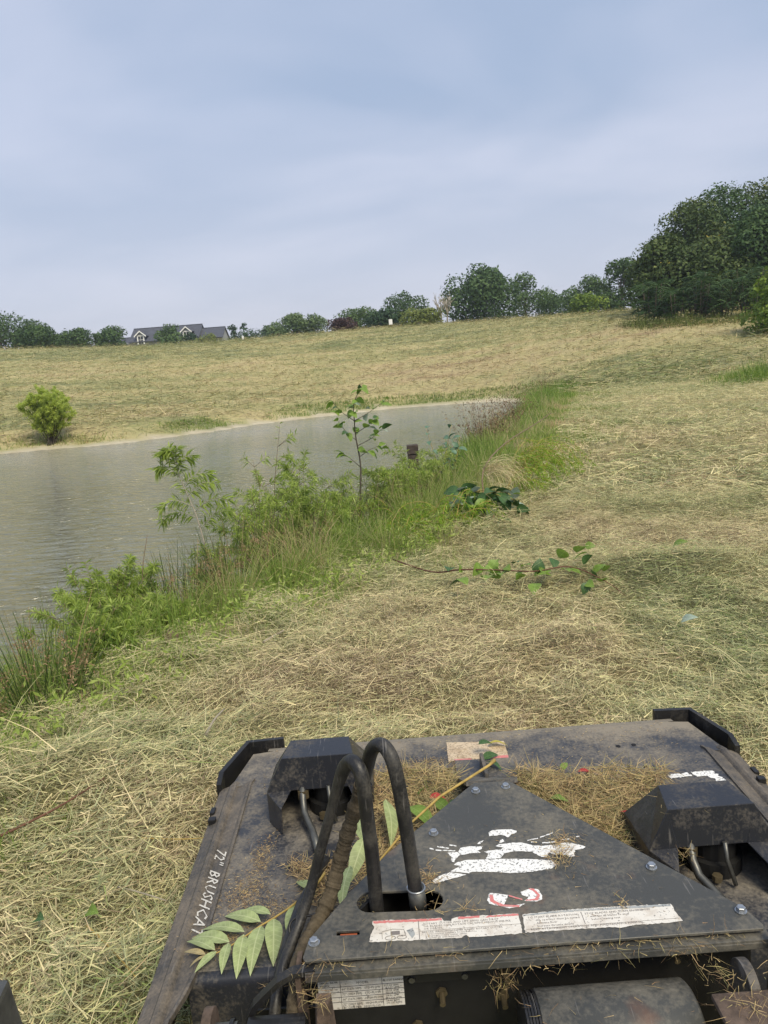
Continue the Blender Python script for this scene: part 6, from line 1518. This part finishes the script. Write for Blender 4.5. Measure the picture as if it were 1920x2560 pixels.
def bank_growth():
    rng = np.random.default_rng(123)
    def strip(n, y0, y1, dlo, dhi, pw=1.0):
        m = n*14
        y = y0+(y1-y0)*rng.random(m)**pw; x = -4.5+(y*.42+5.5)*rng.random(m)
        d = pond_sd(x, y); k = (d > dlo) & (d < dhi) & (x > -6) & (rng.random(m) < sstep(.25, .55, fbm(x*1.3+5, y*1.3, 3)+.12))
        x, y, d = x[k][:n], y[k][:n], d[k][:n]; return x, y, d
    x, y, d = strip(17000, 2.6, 12.5, .0, 2.9)
    g = np.clip(.36+1.1*(fbm(x*1.1+20, y*1.1, 3)-.42)+rng.normal(0,.12,len(x)), 0, 1)
    hgt = (sstep(3.0, 1.7, d)*.32+.08)*(.5+1.1*fbm(x*2.2+8, y*2.2, 2))
    z = ground_z(x, y)
    def blades(x, y, L, W, g, lean=.35, segs=3, bend=.7):
        n = len(x); return strand_mesh("s", x, y, ground_z(x, y)-.02, L, W, rng.random(n)*6.28, 1.57-np.abs(rng.normal(0,lean,n)), rng.normal(0,.4,n), np.abs(rng.normal(.4,bend,n)), rng.normal(0,.7,n), g, segs, None)
    lots = [blades(x, y, hgt*(.5+.8*rng.random(len(x))), .003+.005*rng.random(len(x)), g)]
    # cut stems matted where the mower reached the edge
    x, y, d = strip(9000, 2.6, 12.5, 1.2, 3.1)
    lots.append(lying(x, y, .12, .45, .0025, .005, .10, rng=rng, green=np.clip(.5+.6*(fbm(x*2, y*2, 2)-.5), 0, 1)*.9))
    strand_object("bank_grass", [lots[0]], M['bankgrass'], "mixed green grass on the near pond bank", "grass")
    strand_object("matted_grass", [lots[1]], M['straw'], "matted cut stems at the edge of the near bank", "grass")
    # leafy low weeds: small pointed leaves
    x, y, d = strip(1100, 2.8, 9.0, .7, 2.6)
    c = np.stack([x, y, ground_z(x, y)+.03+.14*rng.random(len(x))], 1); c = np.repeat(c, 9, 0)+rng.normal(0,.045,(len(c)*9,3))
    V, F = leaf_quads(c, rng.normal(0,.6,c.shape)+np.array([0,-.3,1.]), np.full(len(c),.026), rng, .25)
    strand_object("creeping_weeds", [(V, F, np.clip(rng.normal(.6,.25,len(F)),0,1))], M['willow2'], "low leafy weeds creeping over the edge of the near bank", "weeds")
    # the bank farther on, up to the end of the pond
    m = 160000; y = 11.5+35*rng.random(m)**1.15; x = y*.42*rng.random(m)
    d = pond_sd(x, y); k = (d > -.1) & (d < 4.2) & (rng.random(m) < sstep(3.6, 1.7, d+2.4*(fbm(x*.7+50, y*.4, 3)-.5)))  & (rng.random(m) < .75); x, y, d = x[k], y[k], d[k]
    g = np.clip(.42+1.5*(fbm(x*.7+2, y*.7+9, 3)-.5)+.12*sstep(1.2,2.6,d)+rng.normal(0,.13,len(x)), 0, 1)
    strand_object("bank_grass", [blades(x, y, (.12+.62*sstep(2.4,.8,d))*(.4+.8*rng.random(len(x)))*(.5+1.0*fbm(x*1.1, y*1.1+4, 2)), .010+.012*rng.random(len(x)), g, segs=2)], M['bankgrass'], "tall grass on the bank towards the end of the pond", "grass")
    # far shore fringe, brightest towards the pond's end
    m = 120000; x = -24+36*rng.random(m); y = 34+19*rng.random(m); d = pond_sd(x, y)
    k = (d > .7) & (d < 2.3) & (y > 35); x, y, d = x[k], y[k], d[k]
    keep = rng.random(len(x)) < np.clip(sstep(-7.5, -4, x)+sstep(2.2,1,np.hypot((x+9.6)/1.6,(y-42))), .0, 1)+ .25*sstep(-15.5,-18,x)*sstep(1.2,.6,d)
    x, y, d = x[keep], y[keep], d[keep]
    g = np.clip(np.where(x > -7, .22, .42)+rng.normal(0,.13,len(x)), 0, 1)
    strand_object("shore_grass", [blades(x, y, .08+.20*rng.random(len(x)), .02+.02*rng.random(len(x)), g, lean=.6, segs=2)], M['bankgrass'], "bright green grass fringe along the far shore", "grass")
    # dark matted grass by the willow bush
    m = 1300; x = -16+rng.normal(0,1.5,m); y = 38.3+rng.normal(0,.35,m); k = pond_sd(x, y) > .55; x, y = x[k], y[k]
    strand_object("shore_weeds", [blades(x, y, .12+.22*rng.random(len(x)), .02+.02*rng.random(len(x)), np.clip(rng.normal(.65,.25,len(x)),0,1), lean=.9, segs=2)], M['bankgrass'], "rough weeds around the foot of the willow bush", "weeds")
bank_growth()
def tuft(x, y, w, h, n, label, seed, g0=.3):
    rng = np.random.default_rng(seed); px = x+rng.normal(0,w,n); py = y+rng.normal(0,w*1.2,n)
    r = np.hypot((px-x)/w, (py-y)/(w*1.2))
    V, F, R = strand_mesh("s", px, py, ground_z(px, py)-.02, h*(1.1-.35*np.clip(r,0,2))*(.5+.6*rng.random(n)), .006*max(1,y/9)*(.7+.6*rng.random(n)), rng.random(n)*6.28, 1.57-np.abs(rng.normal(0,.45,n)), rng.normal(0,.4,n), np.abs(rng.normal(.5,.4,n)), rng.normal(0,.6,n), np.clip(g0+rng.normal(0,.15,n),0,1), 3, None)
    z0 = gz(x, y); t = empty("grass_tuft", (x, y, z0)); tag(t, label, "grass", "uncut green tufts in the hay")
    o = link("blades", mesh_np("blades", V-np.array([x, y, z0]), F, [M['bankgrass']], {"rnd": (R, 'FACE')}), t); o["kind"] = "stuff"
tuft(14.2,28.6,.8,.85,1500,"tall green grass clump at the right picture edge by the field",1)
tuft(-1.52,2.62,.07,.20,70,"bright green uncut tuft beside the reddish stem at far left",2)
tuft(-1.35,2.80,.05,.16,40,"small green tuft above the reddish stem at far left",3)
tuft(-0.72,1.72,.06,.14,60,"green tuft in the hay beside the lower end of the rail",4)
tuft(0.62,6.55,.12,.16,60,"green tuft left of the cut leafy branch",5)
# ------------------------------------------------------------------ summer haze in the air
mb = MB(); mb.box(-3600, 3600, -3600, 3600, -4.5, 22.0)
hm = bpy.data.materials.new("haze"); hm.use_nodes = True; hm.node_tree.nodes.clear()
ho = hm.node_tree.nodes.new("ShaderNodeOutputMaterial"); hv = hm.node_tree.nodes.new("ShaderNodeVolumePrincipled")
hv.inputs['Color'].default_value = (0.82, 0.88, 0.96, 1); hv.inputs['Density'].default_value = 0.0005; hv.inputs['Anisotropy'].default_value = 0.3
hm.node_tree.links.new(hv.outputs[0], ho.inputs['Volume'])
tag(mb.build("haze", hm), "thin pale summer haze over the field", kind="stuff")
